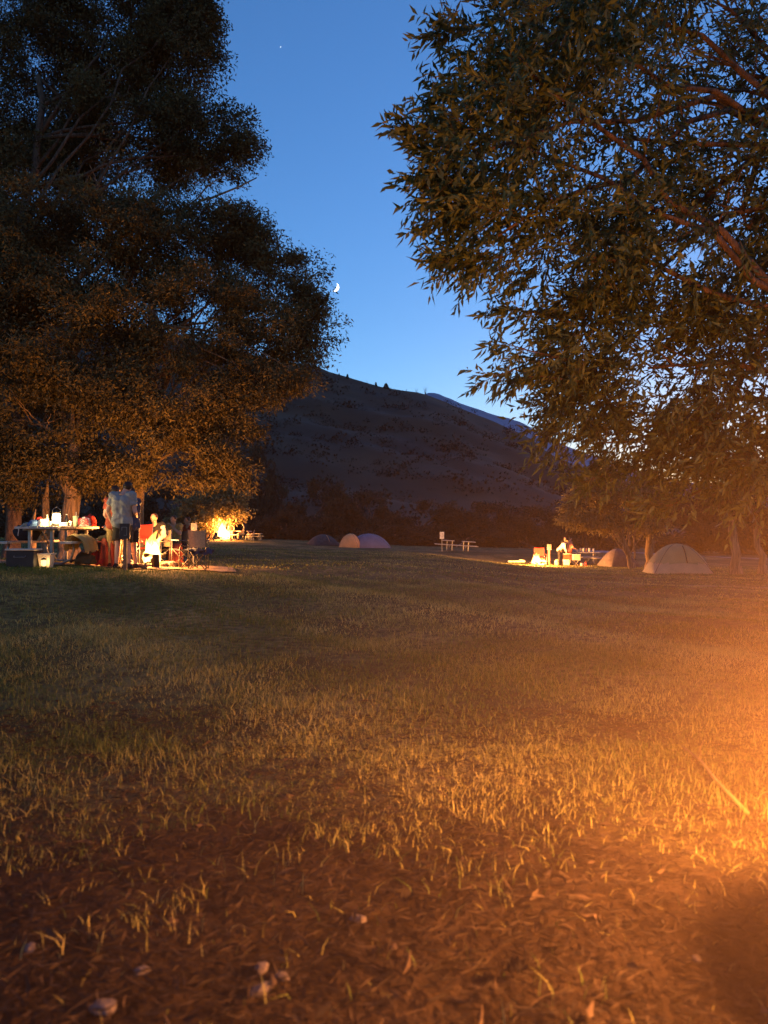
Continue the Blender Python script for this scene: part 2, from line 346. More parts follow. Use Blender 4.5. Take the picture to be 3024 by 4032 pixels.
# ------------------------------------------------------------------ trees
def limb(mb,a,b,r0,r1,sag=.1,n=7,seed=0,k=9):
    rs=random.Random(seed); a=Vector(a);b=Vector(b);L=(b-a).length; pts=[];rad=[]
    for i in range(k):
        t=i/(k-1); p=a.lerp(b,t); j=L*.035*math.sin(math.pi*t)
        p+=Vector((rs.uniform(-1,1)*j,rs.uniform(-1,1)*j,rs.uniform(-1,1)*j+sag*L*math.sin(math.pi*t)))
        pts.append(p);rad.append(r0+(r1-r0)*t**.8)
    mb.tube(pts,rad,n); return pts
HOLE_F=2.3; HOLE_T=.02
def clump_pts(lobes,per_m,seed,surf=.55):
    """lobes: list (centre Vector, (rx,ry,rz)); returns clump centres, outward dirs"""
    rs=np.random.RandomState(seed); out=[];od=[]
    for c,r in lobes:
        area=4*math.pi*((r[0]*r[1]+r[0]*r[2]+r[1]*r[2])/3); n=int(area*per_m)
        d=unit(rs.normal(size=(n,3))); rad=(surf+(1.12-surf)*rs.rand(n)**.6)
        wob=1+.30*np.sin(d[:,0]*5+c.x*3)*np.sin(d[:,2]*6+c.z)+.1*rs.normal(size=n)
        q=np.array(c)+d*np.array(r)*(rad*wob*.9)[:,None]; f=HOLE_F/max(.3,(r[0]+r[2])/2)**.5
        v=np.sin(q[:,0]*f*1.0+q[:,2]*f*.6)*np.cos(q[:,2]*f*1.3-q[:,0]*f*.4)+.8*np.sin(q[:,0]*f*2.3+1)*np.sin(q[:,2]*f*2.1+q[:,1]*1.5)
        kp=v>HOLE_T+.22*rs.normal(size=n); out.append(q[kp]); od.append(d[kp])
    return np.concatenate(out),np.concatenate(od)
def crown(name,lobes,per_m,k,cr,L,W,m,parent,seed,droop=.4,surf=.5,flat=.6):
    C,Dn=clump_pts(lobes,per_m,seed,surf); rs=np.random.RandomState(seed+1)
    n=len(C); sz=cr*(.6+.8*rs.rand(n)); pos=np.repeat(C,k,0)+np.clip(rs.normal(size=(n*k,3)),-1.5,1.5)*np.repeat(sz,k)[:,None]*np.array([1,1,flat])
    d=np.repeat(Dn,k,0)*.5+rs.normal(size=(n*k,3))*.7+np.array([0,0,-droop])
    tone=np.clip(np.repeat(rs.rand(n),k)*.6+rs.rand(n*k)*.5-.05,0,1)
    pos=pos-np.array(parent.location) if parent is not None else pos
    return leaves(name,pos,d,L*(.6+.8*rs.rand(n*k)),W*(.7+.6*rs.rand(n*k)),m,parent,rnd=tone,rs=rs), C
def lob(px,py,rx,ry,D,dd=None):
    return (P(px,py,D),(rx/F*D,(dd if dd else (rx+ry)/2/F*D*.9),ry/F*D))
def tree(name,base,lobes,trunk_top,r0,per_m,k,cr,L,W,lm,bm_,label,group=None,seed=1,nl=14,extra=None,droop=.4,surf=.5,cat='tree'):
    t=empty(name,base,0,label,cat,group)
    cr_,C=crown('crown',lobes,per_m,k,cr,L,W,lm,t,seed,droop,surf)
    mb=MB(); top=Vector(trunk_top)-base
    rs=random.Random(seed)
    pts=limb(mb,(0,0,-.15),top,r0,r0*.45,0,10,seed,14)
    mb.tube([(0,0,-.2),(0,0,.05),(0,0,.35)],[r0*1.6,r0*1.3,r0*1.0],10)
    mb.build('trunk',bm_,t,True)
    lb=MB()
    for i in range(nl):
        c,r=lobes[i%len(lobes)]; q=pts[rs.randrange(len(pts)//3,len(pts))]
        e=(c-base)+Vector((rs.uniform(-.6,.6)*r[0],rs.uniform(-.6,.6)*r[1],rs.uniform(-.6,.6)*r[2]))
        pp=limb(lb,q,e,r0*.32,r0*.05,.06,6,seed*31+i)
        for s in range(3):
            z=pp[rs.randrange(3,8)]; limb(lb,z,z+Vector((rs.uniform(-1,1),rs.uniform(-1,1),rs.uniform(-.2,1)))*r[0]*.6,r0*.1,r0*.03,0,5,rs.random())
    if extra: extra(lb,base,pts)
    lb.build('branches',bm_,t,True); return t
# left trees --------------------------------------------------
def b1(px,D): g=G(px,D); return g
TB=b1(48,18.5)
tree('cottonwood',TB,[lob(120,300,420,380,27),lob(430,80,330,300,26),lob(640,300,190,200,25),lob(690,130,150,150,25),lob(780,60,90,110,25),lob(530,560,340,230,25),lob(760,520,160,130,24),lob(900,520,110,90,24),lob(960,600,75,70,24),lob(830,640,110,70,24),lob(150,760,350,260,26),lob(650,-150,200,220,26),lob(800,230,70,90,25)],
     P(150,300,24),.2,10,75,.27,.13,.05,'leaf_left','bark','tallest dark tree at the left edge, its crown leaving the top of the frame',seed=11,nl=22)
def droop_branch(lb,base,pts):
    a=pts[len(pts)*2//3]; pp=limb(lb,a,P(1010,700,23)-base,.09,.02,.12,6,77)
    limb(lb,pp[4],P(960,640,23)-base,.04,.01,.05,5,78); limb(lb,pp[7],P(985,745,23)-base,.02,.006,.0,5,79)
MB_=b1(275,18.5)
tree('cottonwood',MB_,[lob(330,1000,430,260,20),lob(200,1330,340,300,19),lob(660,960,300,200,21),lob(130,1680,260,230,19),lob(420,1580,260,200,19),lob(60,1080,200,250,20),lob(120,1900,200,80,19),lob(330,1850,190,90,19)],
     P(300,1100,19.5),.25,11,85,.24,.115,.042,'leaf_left','bark_pale','broad leafy tree behind the picnic table with a pale furrowed trunk',seed=12,nl=24,extra=droop_branch)
FB=b1(556,19.5)
tree('cottonwood',FB,[lob(930,900,150,110,21),lob(1060,1000,120,100,21),lob(1010,1130,190,130,21),lob(1190,1090,90,90,20.7),lob(1205,1215,72,100,20.5),lob(1060,1330,240,130,20),lob(760,1270,300,200,19.5),lob(1225,1310,80,80,20.5),lob(700,1600,300,190,19),lob(880,1700,120,130,19),
     lob(1060,1480,170,75,19),lob(1190,1500,90,40,18.6),lob(1060,1560,50,60,18.6),lob(700,1830,260,90,19),lob(900,1850,100,110,19),lob(480,1850,150,70,18.5),lob(960,1560,110,80,19)],
     P(590,1200,19.5),.16,13,85,.22,.11,.040,'leaf_left','bark_pale','spreading tree with reddish trunk behind the standing man, its crown reaching towards the moon',seed=13,nl=30)  # paler bark puts firelight into this trunk's colour
tree('cottonwood',b1(-130,20),[lob(-250,1700,250,300,20),lob(-200,1200,300,300,21),lob(-250,700,300,350,22)],P(-180,1100,20),.25,8,55,.42,.16,.07,'leaf_left','bark','dark tree just beyond the left edge of the camp',seed=14,nl=10)
def snag(px,D,h,r,label):
    t=empty('tree_snag',b1(px,D),0,label,'tree snag'); mb=MB(); mb.tube([(0,0,-.2),(0,0,.1),(.01,0,h*.5),(-.02,0,h*.85)],[r*1.5,r*1.15,r,r*.9],9)
    mb.build('trunk','bark_pale',t,True); MB().tube([(-.03,0,h*.8),(.02,0,h*.95),(.05,.0,h*1.07)],[r*.8,r*.55,r*.12],7).build('splintered_top','bark_pale',t,True)
snag(132,16.6,1.12,.06,'thin broken snag with a splintered top behind the lantern'); snag(180,19,1.9,.10,'dark snag between the lantern and the pale trunk'); 
# leafy bush by the far left fire
def shrub(name,base,lobes,per_m,k,cr,L,W,lm,label,group,seed,cat='shrub'):
    t=empty(name,base,0,label,cat,group); crown('foliage',lobes,per_m,k,cr,L,W,lm,t,seed,.2,.4)
    mb=MB(); rs=random.Random(seed)
    for i in range(9):
        c,r=lobes[i%len(lobes)]; limb(mb,(rs.uniform(-.3,.3),rs.uniform(-.3,.3),-.1),(c-base)+Vector((rs.uniform(-.5,.5)*r[0],rs.uniform(-.3,.3),rs.uniform(-.4,.5)*r[2])),.06,.015,.03,6,seed+i)
    mb.build('stems','bark',t,True); return t
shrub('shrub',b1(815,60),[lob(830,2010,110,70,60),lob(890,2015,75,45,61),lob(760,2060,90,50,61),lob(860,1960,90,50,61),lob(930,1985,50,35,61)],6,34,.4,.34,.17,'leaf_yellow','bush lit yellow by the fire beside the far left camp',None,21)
# dark thickets beyond the field
TH=[(1010,1900,160,170,92),(1230,1960,200,110,82),(1440,2010,180,125,84),(1130,2070,180,85,78),(1660,2040,220,110,88),(1930,2030,220,100,90),(1560,2090,260,60,80),(1830,2100,200,60,82),(2120,2040,190,100,88),(2330,1960,170,170,92),
    (2640,2080,250,110,86),(2950,2060,240,150,84),(650,2030,260,120,72),(3200,2040,200,150,80),(300,2030,250,120,66),(0,2020,250,130,62)]
where=['left of the grey thicket, tall and narrow','above the small dark tent','above the orange and blue tent','behind the small dark tent, low','left of the picnic table with the number card','right of the picnic table with the number card','low, just behind the orange and blue tent','low, straight behind the empty picnic table','left of the far right camp','tall, behind the far right camp','behind the beige tent','behind the two trunks at right','behind the near campfire','at the far right edge','behind the near picnic table','at the far left edge']
P0=None
for i,(px,py,rx,ry,D) in enumerate(TH):
    g=b1(px,D); lab='dark brush thicket '+where[i]
    if i in (0,1,2):
        rxm=1.0; base=Vector((0,0,0))
        lobs=[(Vector((random.uniform(-.55,.55),random.uniform(-.3,.3),random.uniform(.25,.7))),(random.uniform(.3,.5),random.uniform(.3,.45),random.uniform(.22,.34))) for _ in range(6)]+[(Vector((0,0,.3)),(.8,.45,.3))]
        s0=shrub('thicket',base,lobs,60,70,.07,.045,.028,'leaf_brush',lab,'dark thickets beyond the field',40+i,'thicket')
        PR=(P0 or [])+[s0]; P0=PR
    src=P0[i] if i<3 else P0[i%3]
    sc_=(rx/F*D,rx/F*D*.7,(2080-(py-ry))/F*D/1.0*.95+1.2)
    if i<3: src.location=g; src.scale=sc_
    else: dup(src,g,random.uniform(-.4,.4),lab,s=sc_)
# conifers on crest
def conifer(h,seed):
    t=empty('conifer',(0,0,0),0,None,'conifer','conifers on the hill crest'); n=1600; rs=np.random.RandomState(seed)
    z=rs.rand(n)**.8; a=rs.rand(n)*6.28; r=(1-z)*.27*rs.rand(n)**.4*(1+.3*np.sin(z*40)); pos=np.stack([np.cos(a)*r,np.sin(a)*r,z*.95+.05],-1)*h
    leaves('crown',pos,np.stack([np.cos(a),np.sin(a),-.3+0*a],-1),.1*h,.035*h,'leaf_brush',t,rs=rs)
    MB().tube([(0,0,-.3),(0,0,h*.95)],[.03*h,.005*h],6).build('trunk','bark',t); return t
c0=conifer(5.5,3); c0['label']='largest dark conifer on the hill crest, left of the others'; c0.location=P(1368,1510,424)
dup(c0,P(1480,1532,426),1,'small conifer second from left on the crest',s=.75); dup(c0,P(1520,1540,426),2,'broad conifer third from left on the crest',s=(1.5,1.5,.85)); dup(c0,P(1335,1490,424),1.5,'tiny conifer at the left end of the crest row',s=.55)
def sapling(h):
    t=empty('bare_sapling',(0,0,0),0,None,'sapling','bare saplings on the hill crest'); rs=random.Random(5); mb=MB(); 
    for i in range(7):
        limb(mb,(0,0,-.5),(rs.uniform(-.35,.35)*h,rs.uniform(-.2,.2),h*rs.uniform(.6,1)),.09,.03,0,4,i,5)
    mb.build('stems','bark',t); return t
s0=sapling(5); s0.location=P(1675,1552,426); s0['label']='tallest bare sapling on the crest beside the far ridge'
for i,(px,py,q) in enumerate([(1420,1512,.5),(1445,1516,.6),(1600,1545,.5),(1640,1548,.6),(1400,1506,.45),(1985,1690,.6)]):
    dup(s0,P(px,py,427),i,['small bare sapling right of the largest conifer','bare sapling midway between the conifers','bare sapling left of the tallest sapling, short','bare sapling next to the tallest one','tiny bare sapling near the left conifer','lone thin sapling lower on the right crest'][i],s=q)
# ------------------------------------------------------------------ right background trees
RB=b1(2488,39)
def sm_extra(lb,base,pts):
    for a,b,r in [((2470,2180),(2395,2060),.09),((2480,2150),(2470,2040),.07),((2395,2060),(2330,1960),.05),((2500,2200),(2500,2060),.06)]:
        limb(lb,P(a[0],a[1],39)-base,P(b[0],b[1],39)-base,r,r*.5,.02,7,int(a[0]))
tree('small_tree',RB,[lob(2320,1990,95,75,39),lob(2400,1900,130,80,39),lob(2480,1960,130,90,39.5),lob(2350,2050,60,40,39),lob(2560,2020,80,60,39),lob(2460,2070,100,35,39.5),lob(2270,2045,45,35,39)],
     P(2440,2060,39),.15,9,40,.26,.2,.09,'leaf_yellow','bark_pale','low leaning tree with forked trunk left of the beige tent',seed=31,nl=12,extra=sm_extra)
def talltree(px,D,top,r,lobes,label,seed):
    return tree('pine',b1(px,D),lobes,P(*top,D),r,9,45,.35,.2,.06,'leaf_brush','bark_pale',label,'straight trunked trees at the right',seed=seed,nl=10)
talltree(2560,41,(2555,1850),.26,[lob(2630,1970,140,60,41),lob(2560,1930,110,60,41),lob(2700,2010,90,35,41)],'straight trunked tree left of and behind the beige tent',32)
talltree(2897,29,(2840,1700),.2,[lob(2860,1990,110,50,29),lob(2830,1900,110,50,30),lob(2920,1940,100,60,30)],'leaning straight trunked tree right of the beige tent',33)
talltree(3000,29.5,(2955,1700),.15,[lob(3060,1980,150,80,29.5),lob(3050,1890,110,70,30),lob(2720,2030,60,25,34)],'thinner trunked tree at the right edge of the frame',34)
# ------------------------------------------------------------------ big near tree on the right: twigs with lanceolate leaves
def near_tree():
    base=G(3560,6.2); t=empty('willow',base,0,'big overhanging tree with long pointed leaves filling the right of the frame','tree')
    lobes=[lob(1920,190,170,260,6.6,1.0),lob(2200,150,260,300,6.9,1.2),lob(1830,620,110,150,6.2,.6),lob(2010,560,230,260,6.6,1.0),lob(2350,560,330,330,7.2,1.3),lob(1960,930,190,110,6.5,.8),lob(2250,980,300,250,7,1.2),
      lob(2650,950,330,350,7.4,1.4),lob(2950,900,260,420,7.6,1.4),lob(2560,330,190,200,8,1.0),lob(2900,620,240,170,8,1.0),lob(2310,1330,150,190,7.2,1),lob(2550,1450,330,280,7.6,1.3),lob(2900,1480,300,320,7.4,1.4),
      lob(2280,1620,150,150,7.8,.9),lob(2480,1740,170,90,8,.9),lob(2780,1770,200,120,7.6,.9),lob(3010,1850,170,130,7.0,.8),lob(2420,-80,400,200,7.3,1.2),lob(3100,100,200,300,8,1.2),lob(3350,900,300,900,7.5,1.5)]
    rs=np.random.RandomState(91); tw=[]  # twigs: start, dir, len
    for c,r in lobes:
        a=4*math.pi*((r[0]*r[1]+r[0]*r[2]+r[1]*r[2])/3); n=int(a*NEAR_D)
        d=unit(rs.normal(size=(n,3))); p=np.array(c)+d*np.array(r)*(.25+.75*rs.rand(n)**.5)[:,None]*.92
        v=d*.7+np.array([-.45,-.1,-.25])+rs.normal(size=(n,3))*.45
        vv=np.sin(p[:,0]*2.6+p[:,2]*1.2)*np.cos(p[:,2]*3.0-p[:,0])+.8*np.sin(p[:,0]*6.1+2)*np.sin(p[:,2]*5.3+p[:,1]*2); kp=vv>-.2+.25*rs.normal(size=n); p=p[kp]; v=v[kp]; n=kp.sum()
        tw.append(np.hstack([p,unit(v),(.22+.3*rs.rand(n))[:,None]]))
    def sprig(pts,n,sp,ln=.28):
        q=[P(*a) for a in pts]
        for i in range(n):
            tt=i/(n-1)*(len(q)-1); k=min(int(tt),len(q)-2); p=q[k].lerp(q[k+1],tt-k); dd=(q[k+1]-q[k]).normalized()
            f=1-i/(n-1)
            for j in range(1):
                v=np.array(dd)+rs.normal(size=3)*.55+np.array([0,0,-.1])
                tw.append(np.hstack([np.array(p)+rs.normal(size=3)*sp*f,unit(v),[ln*(.6+.7*rs.rand())]])[None])
        return q
    br=MB()
    for pts,n,sp in [([(1850,800,6.3),(1700,640,6.2),(1590,510,6.1)],44,.05),([(1900,900,6.4),(1760,790,6.3),(1660,740,6.2)],30,.06),([(1980,1010,6.4),(1840,1030,6.4),(1745,1015,6.4)],30,.05),([(1900,820,6.4),(1760,850,6.3),(1700,860,6.3)],22,.05),
       ([(2250,1270,7),(2080,1225,6.9),(1985,1215,6.9)],22,.05),([(2250,1420,7),(2080,1380,6.9),(1985,1350,6.9)],15,.03),([(2200,1400,6.9),(2060,1440,6.9),(1920,1495,6.8)],15,.03),([(2280,1500,7),(2120,1480,7),(2040,1490,7)],16,.05),
       ([(1850,120,6.6),(1770,110,6.6),(1725,140,6.6)],18,.06),([(1880,380,6.5),(1780,370,6.5),(1715,390,6.5)],22,.08),([(1850,500,6.5),(1790,530,6.5),(1745,520,6.5)],16,.05),([(2500,1850,7.8),(2350,1880,7.6),(2290,1900,7.6)],24,.05),([(2760,1930,7.4),(2640,1990,7.4),(2560,1980,7.4)],20,.06),([(2800,60,8),(2900,200,8),(3000,330,8)],14,.1)]:
        q=sprig(pts,n,sp); br.tube(q,[.012,.008,.003],5)
    T=np.concatenate(tw); n=len(T); K=13
    s=T[:,:3]; d=T[:,3:6]; L=T[:,6]
    u=(np.arange(K)+.5)/K
    sag=np.array([0,0,-1.0])
    axis=lambda t:(s[:,None]+d[:,None]*(L[:,None]*t)[...,None]+sag*((L[:,None]*t)**2*.35)[...,None])
    pos=axis(u[None,:]); side=unit(np.cross(d,rs.normal(size=(n,3))))
    alt=np.where(np.arange(K)%2==0,1,-1)[None,:,None]
    dv=d[:,None]*.75+side[:,None]*alt*.65+rs.normal(size=(n,K,3))*.28+np.array([0,0,-.35])
    tone=np.clip(np.repeat(rs.rand(n)*.55,K)+rs.rand(n*K)**3*.75,0,1)
    pos=(pos-np.array(base)).reshape(-1,3); dv=dv.reshape(-1,3); N=len(pos)
    keep=rs.rand(N)>.1
    # 3-quad-ish leaf, curved, built from the two-triangle leaf with a longer shape
    leaves('crown',pos[keep],dv[keep],.115*(.5+.8*rs.rand(keep.sum())),.031*(.7+.6*rs.rand(keep.sum())),'leaf_near',t,.2,tone[keep],rs)
    # twig stems: thin 3-sided strips
    e0=axis(np.array([[0.]]))[:,0]-np.array(base); e1=axis(np.array([[1.]]))[:,0]-np.array(base); sd=unit(np.cross(d,np.array([.1,1,.2])))*.0022
    V=np.stack([e0-sd,e0+sd,e1],1).reshape(-1,3); np_mesh('twigs',V,3,np.arange(len(V)),'twig',t)
    # limbs
    lb=MB(); fork=P(3480,1500,6.6); bs=base
    limb(lb,(0,0,-.2),fork-bs,.24,.17,0,12,1,12)
    f2=P(3400,700,7.2); limb(lb,fork-bs,f2-bs,.17,.12,0,10,2); f3=P(3250,420,8); limb(lb,f2-bs,f3-bs,.11,.08,0,9,3)
    lb.build('trunk','bark',t,True)
    lb=MB()
    for a,b,r in [((3250,420,8),(2740,-60,8),.05),((3250,480,8),(2650,150,8),.035),((3100,330,8),(2820,-40,8),.03),((3200,430,8),(2700,330,7.6),.03),((3250,450,8),(2950,0,8.2),.03)]:
        pp=limb(lb,P(*a)-bs,P(*b)-bs,r,.008,.03,7,int(b[0]))
        for k in range(9):
            z=pp[random.randrange(2,8)]; limb(lb,z,z+Vector((random.uniform(-1.2,-.1),random.uniform(-.3,.3),random.uniform(-.2,1.1)))*.8,.008,.002,.02,4,k,6)
    for i,(c,r) in enumerate(lobes):
        st=[fork,f2,f3][i%3]; st=st if c.z<6 or st is not fork else f2
        pp=limb(lb,st-bs,c-bs,.05,.012,.05,7,200+i)
        for k in range(5):
            z=pp[random.randrange(4,9)]; limb(lb,z,z+Vector((random.uniform(-1,.3)*r[0],random.uniform(-.6,.6)*r[1],random.uniform(-.7,.8)*r[2])),.012,.003,.03,5,300+i*9+k,6)
    br2=br; br2.v=[tuple(Vector(v)-bs) for v in br.v]; lb.add(br2.v,br2.f)
    lb.build('branches','bark',t,True); print('near leaves',keep.sum())
near_tree()
# moon, planet
def moon():
    r=D_M*17/F; pts=[]; n=24
    o=[];i_=[]
    for k in range(n+1):
        a=-math.pi/2+math.pi*k/n; o.append((math.cos(a)*r,math.sin(a)*r)); i_.append((math.cos(a)*r*.45,math.sin(a)*r))
    vs=[(x,0,z) for x,z in o]+[(x,0,z) for x,z in i_]+[(x,r*.3,z) for x,z in o]+[(x,r*.3,z) for x,z in i_]; m=n+1; fs=[]
    for k in range(n):
        fs+= [(k,k+1,m+k+1,m+k),(2*m+k,3*m+k,3*m+k+1,2*m+k+1),(k,2*m+k,2*m+k+1,k+1),(m+k,m+k+1,3*m+k+1,3*m+k)]
    b=MB().add(vs,fs).build('moon','moonlight'); b.location=P(1318,1130,D_M); b.rotation_euler=(0,R(25),0); tag(b,'bright crescent moon at the edge of the left tree','moon')
D_M=4000
moon()
st=MB().ell((0,0,0),2.6,6).build('planet','starlight'); st.location=P(1105,185,D_M); tag(st,'single bright point of light high in the blue sky','star')
# ------------------------------------------------------------------ people
def remeshed(mb,name,m,parent,voxel,smooth=4,label=None):
    o=mb.build('tmp',m,None,True); r=o.modifiers.new('r','REMESH'); r.mode='VOXEL'; r.voxel_size=voxel; r.use_smooth_shade=True
    s_=o.modifiers.new('s','SMOOTH'); s_.iterations=smooth; s_.factor=.5
    dg=bpy.context.evaluated_depsgraph_get(); me=bpy.data.meshes.new_from_object(o.evaluated_get(dg)); me.name=name
    if name in ('shirt','trousers','shorts','sleeve'):
        n_=len(me.vertices); c_=np.empty(n_*3,np.float32); m_=np.empty(n_*3,np.float32); me.vertices.foreach_get('co',c_); me.vertex_normals.foreach_get('vector',m_)   # cloth folds
        q=c_.reshape(-1,3); w_=np.sin(q[:,0]*17+np.sin(q[:,2]*9)*2)*np.sin(q[:,2]*13+q[:,1]*11); f=.005*np.sin(q[:,2]*34+3*w_+q[:,0]*12)+.007*w_
        me.vertices.foreach_set('co',(q+m_.reshape(-1,3)*f[:,None]).ravel()); me.update()
    bpy.data.objects.remove(o); me.materials.clear(); me.materials.append(M[m])
    q=bpy.data.objects.new(name,me); COL.objects.link(q); q.parent=parent
    if label: q['label']=label
    return q
STAND=dict(hip=(0,0,.93),waist=(0,0,1.08),chest=(0,0,1.28),neck=(0,0,1.47),head=(0,.02,1.605),shL=(-.19,0,1.44),shR=(.19,0,1.44),elL=(-.24,-.02,1.13),elR=(.24,-.02,1.13),wrL=(-.26,.06,.88),wrR=(.26,.06,.88),
  knL=(-.10,.02,.50),knR=(.10,.02,.50),anL=(-.11,-.02,.08),anR=(.11,-.02,.08))
SIT=dict(hip=(0,0,.50),waist=(0,-.04,.66),chest=(0,-.03,.86),neck=(0,.02,1.05),head=(0,.05,1.185),shL=(-.185,0,1.02),shR=(.185,0,1.02),elL=(-.25,.08,.74),elR=(.25,.08,.74),wrL=(-.15,.32,.68),wrR=(.15,.32,.68),
  knL=(-.12,.45,.52),knR=(.12,.45,.52),anL=(-.13,.50,.09),anR=(.13,.50,.09))
def person(loc,rz,pose,over,skin,top,bottom,hair,label,group=None,s=1,vox=.016,long_sleeve=False,long_leg=True,hairlen=.1,shoes='black_cloth',extra=None,loose=0):
    p={k:Vector(v) for k,v in {**pose,**over}.items()}
    t=empty('person',loc,rz,label,'person',group,s)
    hd=(p['head']-p['neck']).normalized(); look=(p.get('look') or Vector((0,1,0))); look=(look-hd*look.dot(hd)).normalized(); sd=look.cross(hd)
    hm=Matrix((sd,look,hd)).transposed()
    def torso(mb,e,rs):
        for k in (-1,1):
            sh=p['shL'] if k<0 else p['shR']; dx=lambda a:Vector((a*k,0,0))
            mb.tube([p['hip']+dx(.07),p['waist']+dx(.055),p['chest']+dx(.07),sh*.72+p['neck']*.28-Vector((0,0,.03))],[.105+e,.098+e,.108+e,.06+e],12)
            mb.ell(p['chest']+dx(.06),(.11+e,.115+e,.16+e),10); mb.ell(p['hip']+dx(.06),(.115+e,.115+e,.12+e),10)
            mb.tube([sh*.4+p['neck']*.6-Vector((0,0,.03)),sh],[.05+e,.056+e],10); mb.ell(sh,.06+e,8)
    def arm(mb,k,e,upto,tip=True):
        sh,el,wr=(p['shL'],p['elL'],p['wrL']) if k<0 else (p['shR'],p['elR'],p['wrR'])
        mb.ell(sh,.058+e,8)
        if upto<1: mb.tube([sh,sh.lerp(el,upto)],[.054+e,.05+e],10); return
        mb.tube([sh,sh.lerp(el,.5),el],[.054+e,.048+e,.042+e],10); mb.ell(el,.042+e,8)
        mb.tube([el,el.lerp(wr,.35),wr],[.042+e,.04+e,.028+e*1.3],10)
    def leg(mb,k,e,upto):
        hp=p['hip']+Vector((.09*k,0,0)); kn,an=(p['knL'],p['anL']) if k<0 else (p['knR'],p['anR'])
        mb.ell(hp,.095+e,8)
        if upto<1: mb.tube([hp,hp.lerp(kn,.5),hp.lerp(kn,upto)],[.092+e,.08+e,.074+e*1.6],10); return
        mb.tube([hp,hp.lerp(kn,.5),kn],[.092+e,.078+e,.06+e],10); mb.ell(kn,.06+e,8)
        mb.tube([kn,kn.lerp(an,.35),kn.lerp(an,.95)],[.056+e,.056+e,.038+e*1.4],10)
    def foot(mb,k,e):
        an,kn=(p['anL'],p['knL']) if k<0 else (p['anR'],p['knR']); d=Vector((0,1,0))
        if 'toe' in p: d=p['toe'].normalized()
        a=an+Vector((0,0,-.03)); mb.tube([a-d*.06,a+d*.06,a+d*.17],[.04+e,.043+e,.028+e],8); mb.ell(an,.042+e,8)
    b=MB(); torso(b,0,0); b.tube([p['neck']-hd*.06,p['neck'],p['head']-hd*.03],[.08,.062,.058],10)
    b.ell(p['head']+hd*.02,(.075,.092,.098),12,hm); b.ell(p['head']+look*.03-hd*.055,(.052,.06,.05),10,hm)  # skull, jaw
    b.tube([p['head']+look*.085+hd*.01,p['head']+look*.108-hd*.02],[.010,.017],6)                          # nose
    b.ell(p['head']+look*.083-hd*.052,(.024,.013,.009),6,hm)                                                  # lips
    for k in (-1,1): b.ell(p['head']+sd*.078*k-hd*.005,(.012,.02,.032),6,hm)                                   # ears
    for k in (-1,1): arm(b,k,0,1); leg(b,k,0,1); foot(b,k,0)
    for k in (-1,1):   # hands: palm, four unequal bent fingers, thumb from the side of the palm
        el,wr=(p['elL'],p['wrL']) if k<0 else (p['elR'],p['wrR']); d=(wr-el).normalized(); q=d.to_track_quat('Y','Z').to_matrix(); X=q@Vector((1,0,0)); Z=q@Vector((0,0,1))
        b.ell(wr+d*.05,(.038,.052,.017),8,q)
        for i,(o_,ln) in enumerate([(-.028,.072),(-.010,.082),(.010,.078),(.028,.062)]):
            a=wr+d*.088+X*o_; b.tube([a-d*.03,a,a+d*ln*.5-Z*.012,a+d*ln*.8-Z*.035],[.0115,.0105,.010,.008],6)
        a=wr+d*.03-X*.03*k; b.tube([wr+d*.02,a-X*.012*k,a-X*.03*k+d*.03-Z*.01,a-X*.03*k+d*.055-Z*.02],[.014,.013,.011,.009],6)
    remeshed(b,'body',skin,t,vox*.8,2)
    c=MB(); torso(c,.026+loose,0); c.ell(p['chest']+Vector((0,0,-.03)),(.13+loose,.135+loose*.8,.2),12); c.tube([p['hip']+Vector((0,0,-.04)),p['waist']],[.14+loose,.13+loose],14)
    for k in (-1,1): arm(c,k,.018+loose*.8,1 if long_sleeve else .62)
    remeshed(c,'shirt',top,t,vox,2)
    c=MB(); [c.ell(p['hip']+Vector((.055*k,0,.02)),(.125,.13,.12),10) for k in (-1,1)]
    for k in (-1,1): leg(c,k,.019,1 if long_leg else .85)
    remeshed(c,'trousers' if long_leg else 'shorts',bottom,t,vox,2)
    c=MB(); c.ell(p['head']+hd*.036-look*.026,(.088,.096,.096),12,hm)
    if hairlen>.12: c.tube([p['head']-look*.05,p['head']-look*.075-hd*.1,p['head']-look*.06-hd*hairlen],[.08,.07,.035],10)
    remeshed(c,'hair',hair,t,vox,1)
    for k in (-1,1):
        c=MB(); foot(c,k,.010); remeshed(c,'shoe',shoes,t,vox*.8,1)
        e=MB(); e.ell(p['head']+look*.082+sd*.03*k+hd*.018,(.009,.006,.006),6,hm); e.build('eye','eye',t,True)
    if extra: extra(t,p)
    return t
